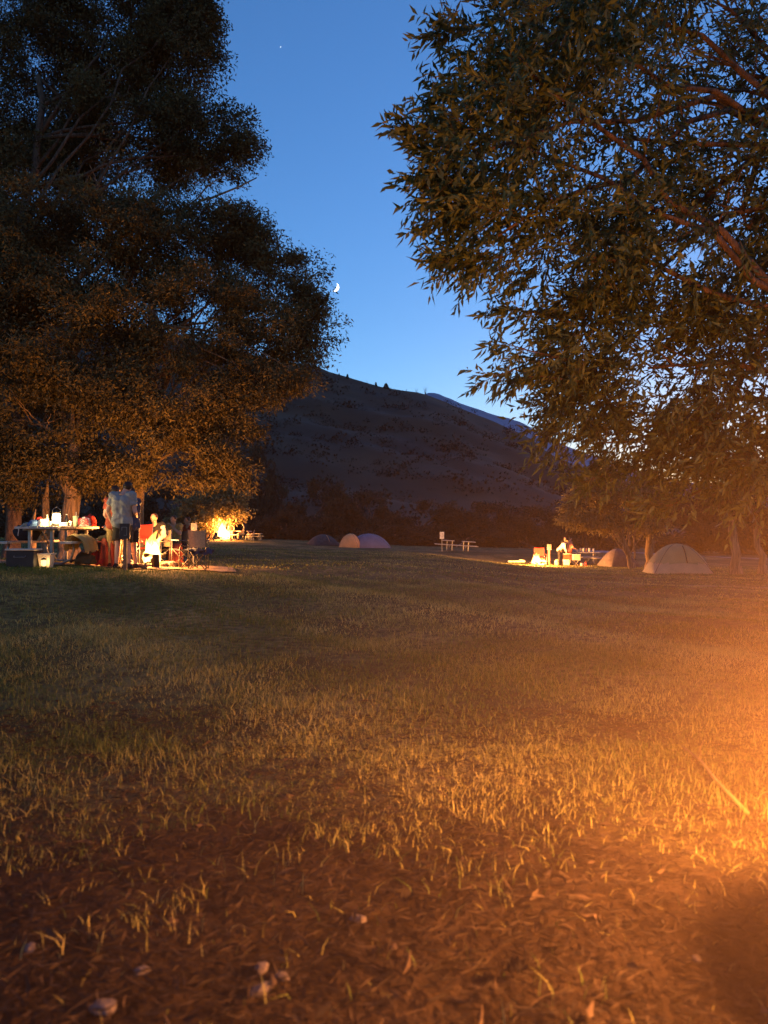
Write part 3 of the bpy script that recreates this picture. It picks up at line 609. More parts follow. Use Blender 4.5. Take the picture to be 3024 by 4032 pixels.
# ------------------------------------------------------------------ furniture
def camp_chair(loc,rz,back,seat,label,group='folding camp chairs',w=.56,bh=.90,frame='steel',flat=False,s=1):
    t=empty('camp_chair',loc,rz,label,'chair',group,s); h=w/2; sh=.44
    n=10; vs=[];fs=[]   # sagging seat
    for i in range(n+1):
        for j in range(n+1):
            u=i/n*2-1; v=j/n*2-1; z=sh-.05*(1-u*u)*(1-.3*v*v)-(0 if flat else .0); vs.append((u*h,v*.24,z))
    for i in range(n):
        for j in range(n): a=i*(n+1)+j; fs.append((a,a+1,a+n+2,a+n+1))
    k=len(vs); vs2=vs+[(x,y,z-.018) for x,y,z in vs]; fs2=fs+[tuple(q+k for q in f)[::-1] for f in fs]
    MB().add(vs2,fs2).build('seat',seat,t,True)
    vs=[];fs=[]
    for i in range(n+1):
        for j in range(n+1):
            u=i/n*2-1; v=j/n; vs.append((u*h,-.24-.10*v-.045*(1-u*u),sh+.05+(bh-sh-.05)*v-(.02*(1-u*u) if v==1 else 0)))
    for i in range(n):
        for j in range(n): a=i*(n+1)+j; fs.append((a,a+1,a+n+2,a+n+1))
    vs2=vs+[(x,y-.015,z) for x,y,z in vs]; fs2=fs+[tuple(q+k for q in f)[::-1] for f in fs]
    MB().add(vs2,fs2).build('backrest',back,t,True)
    for a,b in [((-h,.24,sh),(h,.26,.0)),((h,.24,sh),(-h,.26,.0)),((-h,-.24,sh),(h,-.28,.0)),((h,-.24,sh),(-h,-.28,.0))]:
        o=MB().tube([a,b],.011,6); o.ell(b,(.02,.02,.012),5); o.build('leg',frame,t,True)
    for k in (-1,1):
        MB().tube([(k*h,-.24,.02),(k*h,-.25,sh),(k*h,-.345,bh+.01)],.011,6).build('back_post',frame,t,True)
        MB().tube([(k*h,.26,.02),(k*h,.25,.60)],.010,6).build('front_post',frame,t,True)
        MB().box((k*h,-.02,.625),(.055,.52,.022)).build('armrest',seat,t)
    return t
def picnic_table(loc,rz,label,group='picnic tables',L=2.0,top='tabletop',tilt=0,gap=None):
    t=empty('picnic_table',loc,rz,label,'table',group); t.rotation_euler=(tilt,0,rz)
    b=MB(); planks=5; wd=.76/planks
    for i in range(planks): b.box((-.38+wd*(i+.5),0,.745),(wd-.008,L,.045))
    b.build('tabletop',top,t)
    for k in (-1,1):
        b=MB(); [b.box((k*(.58+.125*j),0,.455),(.12,L,.045)) for j in (0,1)]; b.build('bench',top,t)
        y=k*L*.36
        for x in (-.22,.22): MB().bar((x,y,.72),(x,y,.0),.06).build('leg','steel',t)
        arc=[(-.64,y,.43),(-.66,y,.30),(-.60,y,.12),(-.42,y,.04),(0,y,.03),(.42,y,.04),(.60,y,.12),(.66,y,.30),(.64,y,.43)]
        MB().tube(arc,.024,8).build('tube_frame','steel',t,True)
        MB().bar((-.36,y,.715),(.36,y,.715),.05).build('crossbar','steel',t)
        MB().tube([(0,y*.95,.70),(0,y*.2,.10)],.018,6).build('brace','steel',t,True)
    return t
def fire_mesh(h,r,seed,n=6):
    rs=random.Random(seed); mb=MB()
    for i in range(n):
        a=rs.uniform(0,6.28); q=r*(rs.random()**.5)*.85 if i else 0; hh=h*(1 if i==0 else rs.uniform(.35,.85)); rr=r*rs.uniform(.35,.6)*(1.35 if i==0 else 1)
        c=Vector((math.cos(a)*q,math.sin(a)*q,0)); K=12; pts=[];rd=[]; lx=rs.uniform(-.25,.25)*hh;ly=rs.uniform(-.2,.2)*hh; ph=rs.uniform(0,6)
        for j in range(K+1):
            tt=j/K; w_=math.sin(tt*5+ph)*.10*hh*tt
            pts.append(c*(1-.75*tt)+Vector((lx*tt*tt+w_,ly*tt*tt+w_*.5,tt*hh))); rd.append(max(.003,rr*(math.sin(math.pi*min(1,tt*.9+.12))**.8)*(1-tt*.75)))
        mb.tube(pts,rd,9)
    return mb
def campfire(loc,label,h,r,power,seed,ring=False,group='campfires',col=(1,.38,.09),lz=None,rot=0,lr=None,stones=True,s=1,ringh=.3):
    t=empty('campfire',loc,rot,label,'campfire',group)
    fire_mesh(h,r,seed).build('flame','flame',t,True).location=(0,0,.1)
    rs=random.Random(seed)
    for i in range(4):
        a=rs.uniform(0,3.14); ln=r*rs.uniform(1.3,2.0); d=Vector((math.cos(a),math.sin(a),rs.uniform(-.1,.25)))*ln/2
        c=Vector((rs.uniform(-.3,.3)*r,rs.uniform(-.3,.3)*r,.10+.05*i)); MB().tube([c-d,c,c+d],[.05,.055,.045],8).build('log','char',t,True)
    MB().ell((0,0,.03),(r*.9,r*.9,.06),10).build('embers','ember',t,True)
    if ring:
        mb=MB(); n=36; R0=ring; vs=[];fs=[]
        for j in range(n):
            a=2*math.pi*j/n
            for rr,z in ((R0,-.05),(R0,ringh),(R0-.03,ringh+.006),(R0-.03,-.05)): vs.append((math.cos(a)*rr,math.sin(a)*rr,z))
        for j in range(n):
            k=(j+1)%n
            for q in range(3): fs.append((j*4+q,k*4+q,k*4+q+1,j*4+q+1))
        mb.add(vs,fs).build('fire_ring','darksteel',t,True)
    elif stones:
        for i in range(9):
            a=i*.7+rs.uniform(-.1,.1); MB().ell((math.cos(a)*r*1.5,math.sin(a)*r*1.5,.04),(rs.uniform(.07,.11),rs.uniform(.06,.1),rs.uniform(.05,.09)),6).build('stone','stone',t)
    point('fire_light',(0,0,lz or h*.5),power,col,lr or r*.5,t)
    return t
def tent(loc,rz,w,d,h,top,skirt,label,group='dome tents',cut=.36,zip_=True,pw=2.0,ex=.62,zipm='black_cloth'):
    t=empty('tent',loc,rz,label,'tent',group); n=32
    def S(u,v):
        z=h*max(0,(1-abs(u)**pw)*(1-abs(v)**pw))**ex
        return (u*w/2,v*d/2,z)
    def ss(k): 
        q=k/n*2-1; return math.copysign(1-(1-abs(q))**1.35,q)
    pts=[[S(ss(i),ss(j)) for j in range(n+1)] for i in range(n+1)]
    for nm,m,sel in (('canopy',top,lambda z:z>=cut*h),('skirt',skirt,lambda z:z<cut*h)):
        mb=MB(); vs=[p for row in pts for p in row]; fs=[]
        for i in range(n):
            for j in range(n):
                a=i*(n+1)+j; f=(a,a+1,a+n+2,a+n+1); z=sum(vs[q][2] for q in f)/4
                if sel(z): fs.append(f)
        if nm=='canopy': vs=[(x*1.012,y*1.012,z*1.012) for x,y,z in vs]
        mb.add(vs,fs).build(nm,m,t,True)
    for k in (-1,1):
        pp=[Vector(S(q,q*k))*1.016 for q in [i/24*2-1 for i in range(25)]]; MB().tube(pp,.009,6).build('tent_pole','darksteel',t,True)
    if zip_:
        pp=[]
        for i in range(9):
            v=-.97+.62*i/8; x,y,z=S(.12-.02*i/8,v); pp.append(Vector((x,y,z))*1.02)
        pp=[q for q in pp if q.z>cut*h]; MB().tube(pp,.022,6).build('door_zip',zipm,t,True)
    return t
def number_post(loc,rz,h,label,card='plastic_white',mark='plastic_black',post='wood',cw=.22,ch=.30,s=1,pw=.09):
    t=empty('number_post',loc,rz,label,'post','campsite number posts',s)
    MB().box((0,0,h/2),(pw,pw,h)).build('post',post,t); c=MB().box((0,-pw/2-.012,h+ch*.15),(cw,.02,ch)).build('sign',card,t)
    mb=MB(); y=-pw/2-.025; z=h+ch*.15; a=cw*.24; b=ch*.26
    for p_,q_ in (((-a,b),(a,b)),((a,b),(a,-b)),((a,-b),(-a*.2,-b)),((-a,b),(-a,b*.2))): mb.bar((p_[0],y,z+p_[1]),(q_[0],y,z+q_[1]),.028,.006)
    mb.build('sign_mark',mark,c); return t
def bottle(loc,label,m,h=.24,r=.035,cat='bottle',name='bottle',cap='plastic_white',group='things on the near picnic table'):
    t=empty(name,loc,0,label,cat,group); MB().lathe([(r*.9,0),(r,.01),(r,h*.62),(r*.4,h*.8),(r*.36,h*.93)],n=14).build('body',m,t,True); MB().lathe([(r*.42,h*.93),(r*.42,h)],n=12).build('cap',cap,t,True); return t
def cup(loc,label,m,h=.14,r=.045,lid=None,straw=None,name='cup',group='things on the near picnic table'):
    t=empty(name,loc,0,label,name.replace('_',' '),group); MB().lathe([(r*.78,0),(r,h),(r*.93,h),(r*.72,.01)],n=16).build('body',m,t,True)
    if lid: MB().lathe([(r*1.06,h),(r*1.06,h+.012),(r*.8,h+.02)],n=16).build('lid',lid,t,True)
    if straw: MB().tube([(0,0,h*.5),(.01,0,h+.1)],.005,6).build('straw',straw,t,True)
    return t
def cloth_lump(name,loc,size,m,label,cat,seed,group=None,fold=.22,parent=None,flat=.15,stripes=None):
    rs=random.Random(seed); n=26; mb=MB(); mb.ell((0,0,0),(1,1,1),n)
    vs=[]
    for v in mb.v:
        q=Vector(v); nn=mn.fractal(q*1.7+Vector((seed,0,0)),.8,2,4); q*=1+fold*nn; q.z=max(q.z,-.45)*(1 if q.z>0 else 1); vs.append((q.x*size[0],q.y*size[1],(q.z+.45)*size[2]))
    mb.v=vs; o=mb.build(name,m,parent,True); 
    if parent is None: o.location=loc; tag(o,label,cat,group)
    return o
# ------------------------------------------------------------------ near left camp
BASE=G(130,14,0); TT=Vector((-6.72,15.0,0)); TT.z=tz(TT.x,TT.y)
table=picnic_table(TT,R(-2),'long picnic table on bent tube legs carrying the bright lantern',L=2.1)
def on_table(px,py_=None,D=None,dz=.768):
    D=D or 14.6; x=(px-CX)/F*D; return Vector((x,D,TT.z+dz))
def lantern(loc,label,s,power,glow='lantern_glow',group='camp lanterns'):
    t=empty('lantern',loc,0,label,'lantern',group,s); MB().lathe([(.07,0),(.075,.02),(.075,.06),(.055,.07)],n=18).build('base','darksteel',t,True)
    MB().lathe([(.05,.07),(.072,.10),(.075,.16),(.068,.22),(.05,.25)],n=18).build('globe',glow,t,True)
    MB().lathe([(.06,.25),(.085,.265),(.05,.30),(.02,.32)],n=18).build('cap','darksteel',t,True)
    MB().tube([(-.07,0,.26),(-.08,0,.33),(0,0,.39),(.08,0,.33),(.07,0,.26)],.005,6).build('handle','steel',t,True)
    for a in (0,1.57,3.14,4.71): MB().tube([(math.cos(a)*.082,math.sin(a)*.082,.06),(math.cos(a)*.082,math.sin(a)*.082,.26)],.003,5).build('guard_rod','steel',t)
    if power:
        for a in (.8,3.0,5.2): point('lantern_light',(math.cos(a)*.13,math.sin(a)*.12,.17),power/3,(1,.62,.25),.03,t)
    return t
lantern(on_table(222,D=14.3),'glaring lit lantern standing on the near picnic table',1.0,LANT)
cup(on_table(298,D=14.9),'tall pale green tumbler with a straw on the near picnic table','cup_green',.20,.055,'cup_green','plastic_white')
cup(on_table(278,D=14.6),'small white cylinder cup right of the lantern','plastic_white',.11,.03)
cup(on_table(197,D=14.25),'cream cup just left of the lantern','plastic_cream',.10,.032)
bottle(on_table(262,D=15.1),'dark bottle standing behind the small white cup','plastic_black',.26,.04)
bottle(on_table(186,D=14.6),'blond cream bottle behind the left end of the table','plastic_cream',.24,.035)
def boxy(name,loc,d,m,label,cat,rz=0,lid=None,group=None,handle=None,tape=None):
    t=empty(name,loc,rz,label,cat,group); MB().box((0,0,d[2]/2),d,bev=.012).build('body',m,t)
    if lid: MB().box((0,0,d[2]+.018),(d[0]*1.08,d[1]*1.08,.035),bev=.01).build('lid',lid,t)
    if handle: MB().tube([(-d[0]*.2,-d[1]/2,d[2]*.7),(-d[0]*.2,-d[1]/2-.03,d[2]*.62),(d[0]*.2,-d[1]/2-.03,d[2]*.62),(d[0]*.2,-d[1]/2,d[2]*.7)],.008,6).build('handle',handle,t)
    return t
boxy('food_box',on_table(172,D=14.5),(.14,.10,.15),'plastic_cream','pale food box between the red bundle and the lantern','box',.3,group='things on the near picnic table')
boxy('food_tray',on_table(252,D=14.35),(.20,.14,.045),'plastic_white','flat white tray right of the lantern on the table','tray',.1,lid='plastic_cream',group='things on the near picnic table')
cloth_lump('cloth_bundle',on_table(155,D=14.6),(.07,.10,.13),'red_cloth','small red and pink bundle on the left half of the table','bundle',3)
cloth_lump('jacket',on_table(138,D=14.5),(.13,.14,.09),'blue_cloth','crumpled blue jacket on the table left of the red bundle','jacket',4)
cloth_lump('paper_bag',on_table(160,D=14.2),(.06,.07,.09),'white_cloth','small white bag at the table edge beside the blue jacket','bag',14)
cloth_lump('sweater',on_table(112,D=14.6),(.10,.14,.06),'tan_cloth','tan sweater lying at the left end of the table','sweater',5)
def striped_bag():
    t=empty('snack_bag',on_table(333,D=15.0),.2,'white bag with red and black zigzag print at the right end of the table','bag','things on the near picnic table')
    cloth_lump('body',None,(.13,.09,.13),'white_cloth',None,None,6,parent=t)
    mb=MB()
    for i in range(4):
        z=.05+.035*i; mb.tube([(-.11+.05*j,-.088-.02*math.cos(j-2)*.5,z+(.018 if j%2 else -.018)) for j in range(5)],.008,5)
    mb.build('zigzag_print','plastic_red',t)
striped_bag()
cloth_lump('backpack',on_table(352,D=15.5),(.14,.12,.17),'red_cloth','red backpack behind the white printed bag','backpack',7)
# trees' broken stump / pale post behind the table
# duffel on left bench
t=empty('duffel_bag',Vector((-7.22,14.7,TT.z+.48)),R(10),'black duffel bag with white straps on the left bench','bag',None)
MB().tube([(-.25,0,.13),(-.18,0,.16),(.18,0,.16),(.25,0,.13)],[.10,.16,.16,.10],14).build('body','black_cloth',t,True)
for k in (-1,1): MB().tube([(.10*k-.05,-.15,.10),(.10*k-.03,-.17,.26),(.10*k+.03,-.12,.33),(.10*k+.05,-.10,.24)],.010,6).build('strap','white_cloth',t,True)
cloth_lump('cloth_bundle',Vector((-6.95,14.75,TT.z+.48)),(.10,.12,.11),'tan_cloth','tan and white cloth bundle beside the black duffel','bundle',8)
boxy('cooler',G(95,13.5),(.50,.34,.31),'plastic_black','big black cooler with a cream lid under the left bench','cooler',R(4),lid='plastic_cream',handle='steel')
t=empty('storage_bin',G(184,13.6),R(-3),'small cream bin next to the black cooler','bin',None)
vs=[];fs=[]
for z,a in ((0,.09),(.24,.12)):
    for x,y in ((-a,-a*.8),(a,-a*.8),(a,a*.8),(-a,a*.8)): vs.append((x,y,z))
MB().add(vs,[(0,1,5,4),(1,2,6,5),(2,3,7,6),(3,0,4,7),(3,2,1,0)]).build('body','plastic_cream',t); MB().box((0,0,.255),(.28,.22,.03)).build('lid','plastic_cream',t)
lantern(G(174,13.40),'slim amber lantern glowing in front of the cream bin',.62,LANT*.04,'bin_glow')
# yellow towel draped over the near bench
def drape(name,loc,rz,w,segs,m,label,cat,thick=.012,amp=.02,seed=1):
    """segs: profile list (y,z) followed by the cloth; draped sheet with thickness"""
    n=18; vs=[];K=len(segs)
    for i in range(n+1):
        u=i/n*2-1
        for j,(y,z) in enumerate(segs): vs.append((u*w/2*(1+.06*math.sin(j+seed)),y+amp*math.sin(u*9+j*.6+seed),z+amp*.7*math.cos(u*7+seed+j)))
    fs=[]
    for i in range(n):
        for j in range(K-1): a=i*K+j; fs.append((a,a+1,a+K+1,a+K))
    k=len(vs); vs2=vs+[(x,y,z+thick) for x,y,z in vs]; fs2=fs+[tuple(q+k for q in f)[::-1] for f in fs]
    o=MB().add(vs2,fs2).build(name,m,None,True); o.location=loc; o.rotation_euler=(0,0,rz); return tag(o,label,cat)
drape('towel',Vector((-6.02,14.4,TT.z)),R(88),.6,[(-.20,.28),(-.17,.42),(-.14,.50),(-.06,.56),(.04,.60),(.12,.55),(.16,.42),(.18,.30)],'yellow_cloth','yellow towel draped over the right bench of the near picnic table','towel',amp=.025)
cloth_lump('blanket_heap',Vector((-6.02,14.6,TT.z+.02)),(.20,.2,.15),'olive_cloth','brown cloth heap lying under the right bench','heap',9)
# seated at the table (right side), leaning on hand
person(Vector((-5.60,15.4,TT.z-.02)),R(60),SIT,dict(wrR=(.05,.30,1.08),elR=(.2,.28,.82),head=(0,.10,1.20),wrL=(-.12,.36,.78)),'skin','tan_cloth','khaki_cloth','hair_blond','person in a tan top seated at the end of the near picnic table',long_sleeve=True,hairlen=.3)
# lounging person with dark trousers, only legs visible, on low chair
lounge=dict(hip=(0,-.1,.42),waist=(0,-.22,.52),chest=(0,-.32,.70),neck=(0,-.40,.88),head=(0,-.40,1.04),shL=(-.18,-.36,.83),shR=(.18,-.36,.83),elL=(-.26,-.18,.62),elR=(.26,-.18,.62),wrL=(-.14,.08,.60),wrR=(.14,.08,.60),knL=(-.12,.33,.46),knR=(.12,.35,.44),anL=(-.14,.66,.14),anR=(.12,.72,.12))
person(G(425,15.3),R(72),lounge,{},'skin','olive_cloth','navy_cloth','hair_dark','person in dark trousers reclining low with legs stretched towards the table',long_sleeve=True)
camp_chair(G(420,15.25)+Vector((.12,-.02,0)),R(72),'rust_cloth','rust_cloth','low rust red chair under the reclining person',bh=.8,s=.85)
drape('blanket',G(432,14.9),R(12),.34,[(-.02,.03),(-.05,.18),(-.04,.34),(.0,.50),(.05,.58),(.10,.52),(.12,.40)],'rust_cloth','rust red striped blanket hanging left of the standing man','blanket',amp=.03)
o=drape('blanket',G(395,15.0),R(-10),.40,[(-.22,.05),(-.16,.14),(-.06,.24),(.06,.30),(.16,.30)],'red_cloth','red blanket sloping to the ground below the reclining legs','blanket',amp=.02)
# standing trio
gm=G(482,14.6)
person(gm,R(-8),STAND,dict(elL=(-.30,-.03,1.14),wrL=(-.27,.10,.90),elR=(.27,-.02,1.12),wrR=(.20,.20,1.0),head=(.06,.07,1.59),neck=(.02,.01,1.475)),'skin','grey_cloth','olive_cloth','hair_dark','standing man with his back turned in a loose grey shirt and dark shorts',long_sleeve=False,vox=.014,long_leg=False,s=1.03,loose=.012)
person(G(452,14.9),R(-20),STAND,dict(head=(0,.03,1.62),wrL=(-.22,.18,.92),wrR=(.26,.1,.88)),'skin','rust_cloth','yellow_cloth','hair_dark','dark haired person half hidden behind the man in grey',long_leg=True,s=.97)
person(G(520,14.75),R(75),STAND,dict(head=(0,.05,1.61),elR=(.24,.10,1.14),wrR=(.12,.33,1.12),elL=(-.22,.05,1.12),wrL=(-.18,.22,.95)),'skin','navy_cloth','black_cloth','hair_brown','person in a navy shirt facing left beside the reddish tree trunk',long_leg=False,s=.96)
number_post(G(494,14.1),R(3),.72,'wooden number post with a dark sign in front of the standing man','plastic_black','steel','wood',.20,.30,pw=.07)
# chairs & fire circle
camp_chair(G(526,17.0),R(168),'red_cloth','red_cloth','red folding camp chair left of the big campfire',w=.62,bh=.98)
person(G(610,17.7),R(172),SIT,dict(elL=(-.26,.05,.76),wrL=(-.20,.30,.62)),'skin','black_cloth','black_cloth','hair_brown','person in a black vest over white sleeves seated behind the big campfire',
   extra=lambda t,p:[remeshed(MB().tube([p['shL'] if k<0 else p['shR'],p['elL'] if k<0 else p['elR'],p['wrL'] if k<0 else p['wrR']],[.078,.066,.048],10),'sleeve','white_cloth',t,.016) for k in (-1,1)])
camp_chair(G(610,17.75),R(172),'tan_cloth','tan_cloth','tan folding chair under the person in the black vest',s=1.0)
person(G(686,20),R(165),SIT,dict(elL=(-.25,.12,.80),wrL=(-.06,.22,1.02),elR=(.25,.1,.76),wrR=(.16,.34,.74)),'skin','yellow_cloth','black_cloth','hair_brown','person in a pale yellow top seated right of the big campfire, hand at the chin',long_sleeve=False)
camp_chair(G(686,20.05),R(165),'navy_cloth','navy_cloth','dark blue folding chair under the person with a hand at the chin')
drape('blanket',G(692,19.3),R(20),.36,[(-.15,.03),(-.10,.20),(-.03,.38),(.06,.50),(.18,.55)],'rust_cloth','orange red blanket over the lap of the person at the right of the campfire','blanket')
person(G(742,21.5),R(150),SIT,dict(elR=(.25,.16,.84),wrR=(.10,.30,1.02)),'skin','rust_cloth','black_cloth','hair_brown','person in a rust red top seated farthest right behind the tan backed chair',long_sleeve=False)
camp_chair(G(742,21.55),R(150),'black_cloth','black_cloth','black folding chair under the person in the rust red top')
camp_chair(G(716,20.6),R(160),'navy_cloth','navy_cloth','empty grey framed chair between the two seated people at right',s=.95)
camp_chair(G(783,15.6),R(8),'tan_cloth','navy_cloth','empty folding chair with a tan mesh back nearest the camera',w=.36,bh=.86,frame='darksteel')
camp_chair(G(728,16.0),R(35),'navy_cloth','navy_cloth','low dark stool chair just left of the tan backed chair',w=.40,bh=.52,frame='darksteel')
drape('jacket',G(798,15.62),R(5),.46,[(-.26,.34),(-.20,.42),(0,.45),(.16,.44),(.22,.36)],'navy_cloth','dark jacket lying over the seat of the tan backed chair','jacket',amp=.03)
number_post(G(762,19.8),0,.98,'slim number post with a grey sign beside the farthest seated person','steel','plastic_white','steel',.12,.26,pw=.035)
bottle(G(772,19.6,.95),'pale bottle held up beside the slim number post','white_cloth',.22,.03,group='camp bottles')
campfire(G(600,15.9),'big campfire with tall white hot flames at the near left camp',.74,.30,FIRE,61,lz=.5,lr=.2)
t=empty('stump',G(614,15.3),0,'short charred log standing in front of the big campfire','log'); MB().lathe([(.085,0),(.08,.1),(.075,.26),(.07,.28)],n=12).build('bark','char',t,True); MB().lathe([(.065,.28),(.06,.286)],n=12).build('cut_face','wood',t)
t=empty('firewood',G(655,16.0,.04),R(82),'split firewood log lying right of the big campfire','log','firewood logs'); MB().tube([(0,-.35,.03),(0,0,.04),(0,.35,.03)],[.05,.06,.05],8).build('bark','wood',t,True); MB().lathe([(.04,0),(.035,.012)],n=8).build('cut_face','tabletop',t).location=(0,.355,.03)
dup(t,G(540,15.0,.03),R(60),'thin firewood log left of the big campfire',s=.8); dup(t,G(690,16.4,.03),R(100),'firewood log by the low dark stool chair',s=.9)
# ------------------------------------------------------------------ far left camp
campfire(G(876,60),'round bright campfire at the far left camp below the lit bush',1.9,.75,FIRE*2.6,62,lz=1.2,lr=.4,stones=True)
person(G(910,61),R(190),STAND,{},'skin','red_cloth','khaki_cloth','hair_brown','man in a dark red shirt and khaki shorts standing at the far left table',long_leg=False,vox=.03,s=.95)
FT=G(945,61.5); picnic_table(FT,R(70),'far picnic table between the man in red and the seated woman',L=1.9)
person(G(963,59.8),R(110),SIT,dict(head=(0,.08,1.22)),'skin','black_cloth','khaki_cloth','hair_brown','woman with long hair seated sideways at the far left table',vox=.03,hairlen=.42,s=1.05)
camp_chair(G(985,60.5),R(100),'rust_cloth','rust_cloth','small rust coloured chair right of the seated woman',s=1.0)
picnic_table(G(1005,61.5),R(80),'low bench table at the right end of the far left camp',L=1.4).scale=(.8,.8,.75)
bottle(FT+Vector((-.5,-.1,.768)),'bottle at the left end of the far left table','plastic_cream',.28,.05,group='bottles on the far left table'); bottle(FT+Vector((.3,.1,.768)),'pale bottle near the woman on the far left table','white_cloth',.3,.05,group='bottles on the far left table')
# ------------------------------------------------------------------ middle
tent(G(1272,60),R(30),2.4,2.0,.9,'tent_dark','tent_dark','small dark tent left of the orange and blue tent',zip_=True,zipm='tent_orange')
tent(G(1452,58),R(8),3.3,2.6,1.13,'tent_blue','tent_blue','blue grey dome of the two coloured tent',cut=.1,zip_=False,pw=1.9)
tent(G(1380,56.9),R(80),1.7,1.55,1.10,'tent_orange','tent_orange','orange arched tent porch in front of the blue grey dome',cut=.1,zipm='tent_dark',ex=.5)
def linked_table(loc,rz,label):
    t=empty('picnic_table',loc,rz,label,'table','picnic tables')
    for k,(a,b) in enumerate(((-.95,.05),(.65,1.65)) ):
        m=MB(); [m.box(((a+b)/2,-.3+.15*i,.76),(b-a,.142,.05)) for i in range(5)]; m.build('tabletop','tablegrey',t)
        for x in (a+.45,b-.15) if k==0 else (a+.12,a+.5): MB().bar((x,0,.74),(x,0,.0),.07).build('leg','steel',t)
    for y in (-.75,.75): m=MB(); m.box((.2,y,.44),(3.3,.26,.05)); m.build('bench','tablegrey',t)
    for x in (-.35,.9): MB().tube([(x,-.75,.42),(x,-.6,.1),(x,0,.05),(x,.6,.1),(x,.75,.42)],.03,6).build('tube_frame','steel',t,True)
    MB().tube([(.2,0,.30),(.75,0,.7)],.025,6).build('brace','steel',t)
    return t
lt=linked_table(G(1784,56),R(-2),'empty picnic table with one long bench and two tops in the middle of the field'); lt.rotation_euler=(0,R(3.5),R(-2))
number_post(G(1740,54.5),0,1.12,'number post with a white card in front of the empty picnic table','plastic_white','darksteel','steel',.32,.52,pw=.05)
# ------------------------------------------------------------------ right camp
campfire(G(2108,44),'left flame pile of the far right camp in front of the red chair',.75,.42,FIRE*3.5,63,lz=.5,lr=.3,stones=False)
campfire(G(2137,43.8),'second low flame pile right under the red chair of the far right camp',.45,.30,FIRE*1.2,64,lz=.35,lr=.2,stones=False)
camp_chair(G(2128,45.3),R(184),'red_cloth','rust_cloth','orange red folding chair behind the flames of the far right camp',w=.64,bh=1.02)
number_post(G(2161,45),0,1.05,'number post with a grey card right of the orange red chair','steel','plastic_black','wood',.26,.34,pw=.10)
bend=dict(STAND,waist=(0,.10,1.05),chest=(0,.26,1.20),neck=(0,.40,1.33),head=(0,.50,1.42),shL=(-.18,.34,1.30),shR=(.18,.34,1.30),elL=(-.22,.36,1.03),elR=(.22,.36,1.03),wrL=(-.15,.45,.80),wrR=(.15,.45,.80))
person(G(2200,45.5),R(-100),dict(bend),{},'skin','white_cloth','black_cloth','hair_blond','person in a pale hoodie bending over beside the far right table',long_sleeve=True,vox=.028)
person(G(2224,46.8),R(170),STAND,{},'skin','black_cloth','black_cloth','hair_brown','person in dark clothes standing behind the two others at the far right camp',long_sleeve=True,vox=.028)
person(G(2243,46),R(-80),STAND,dict(wrR=(.15,.35,1.0),elR=(.24,.12,1.1),elL=(-.22,.1,1.12),wrL=(-.15,.35,1.0)),'skin','pink_cloth','rust_cloth','hair_dark','person in a pink top reaching towards the far right table',long_sleeve=True,vox=.028,long_leg=False)
RT=G(2300,46.5); picnic_table(RT,R(82),'far right picnic table crowded with camping gear',L=1.9)
for i,(px,lab,m,q) in enumerate([(2270,'short white jar at the left end of the far right table','white_cloth',.16),(2285,'cream jar second from left on the far right table','plastic_cream',.24),(2295,'tall white jar in the middle of the far right table','white_cloth',.28),(2308,'pink cup right of the tall white jar','pink_cloth',.22),(2318,'wide white cup near the right end of the far right table','plastic_white',.26),(2336,'last white cup at the right end of the far right table','plastic_white',.22)]):
    x=(px-CX)/F*46.4; cup(Vector((min(x,RT.x+.85),46.3+.12*(i%2),RT.z+.77)),lab,m,q,.07,lid='plastic_cream' if i%2 else None,group='jars and cups on the far right table')
boxy('crate',G(2228,45.1),(.36,.3,.34),'plastic_white','white box on the ground below the people of the far right camp','box',group='boxes at the far right camp')
boxy('crate',G(2230,45.6,.36),(.42,.35,.30),'rust_cloth','rust coloured box stacked on the white box','box',lid='plastic_white',group='boxes at the far right camp')
boxy('crate',G(2268,45.2,.36),(.44,.35,.3),'plastic_cream','cream box on the small stand at the far right camp','box',lid='plastic_white',group='boxes at the far right camp')
t=empty('camp_stand',G(2268,45.2),0,'small folding stand carrying the cream box','stand'); MB().box((0,0,.34),(.46,.36,.03)).build('top','plastic_white',t)
for a,b in (((-.18,0,.33),(.12,0,0)),((.18,0,.33),(-.12,0,0)),((-.1,.14,.33),(-.1,.14,0))): MB().tube([a,b],.018,6).build('leg','plastic_cream',t)
cloth_lump('sack',G(2192,44.9),(.16,.14,.26),'tan_cloth','tan sack leaning at the feet of the bending person','sack',17)
cloth_lump('sack',G(2291,44.4),(.12,.12,.12),'white_cloth','small pale sack on the grass below the far right table','sack',18)
boxy('crate',G(2305,44.8),(.12,.1,.22),'plastic_red','narrow red box by the right end of the far right table','box',handle='plastic_white')
t=empty('log_bench',G(2338,45.4),R(-3),'pale log bench with an upright stick at the right of the far right camp','bench'); MB().tube([(-.68,0,.46),(.68,0,.40)],[.05,.06],8).build('rail','tabletop',t,True); [MB().tube([(x,0,0),(x,0,.42)],.04,6).build('leg','wood',t) for x in (-.5,.5)]; MB().tube([(-.05,0,.25),(-.05,0,.8)],.025,6).build('stick','tabletop',t)
t=empty('plank',G(2032,46.5,.02),R(2),'pale plank lying on the grass left of the far right campfires','plank'); MB().box((0,0,.06),(1.1,.24,.10)).build('board','tabletop',t); MB().box((.35,-.02,.14),(.35,.2,.05),Matrix.Rotation(.15,3,'Y')).build('upper_board','tabletop',t)
tent(G(2432,44),R(12),1.9,1.9,1.05,'tent_grey','tent_grey','grey dome tent behind the forked tree trunk',zip_=False)
tent(G(2664,31.5),R(-6),2.45,2.1,1.28,'tent_beige','tent_pale','beige dome tent with a pale lower band and a dark door zip',cut=.37,pw=2.0,ex=.6)
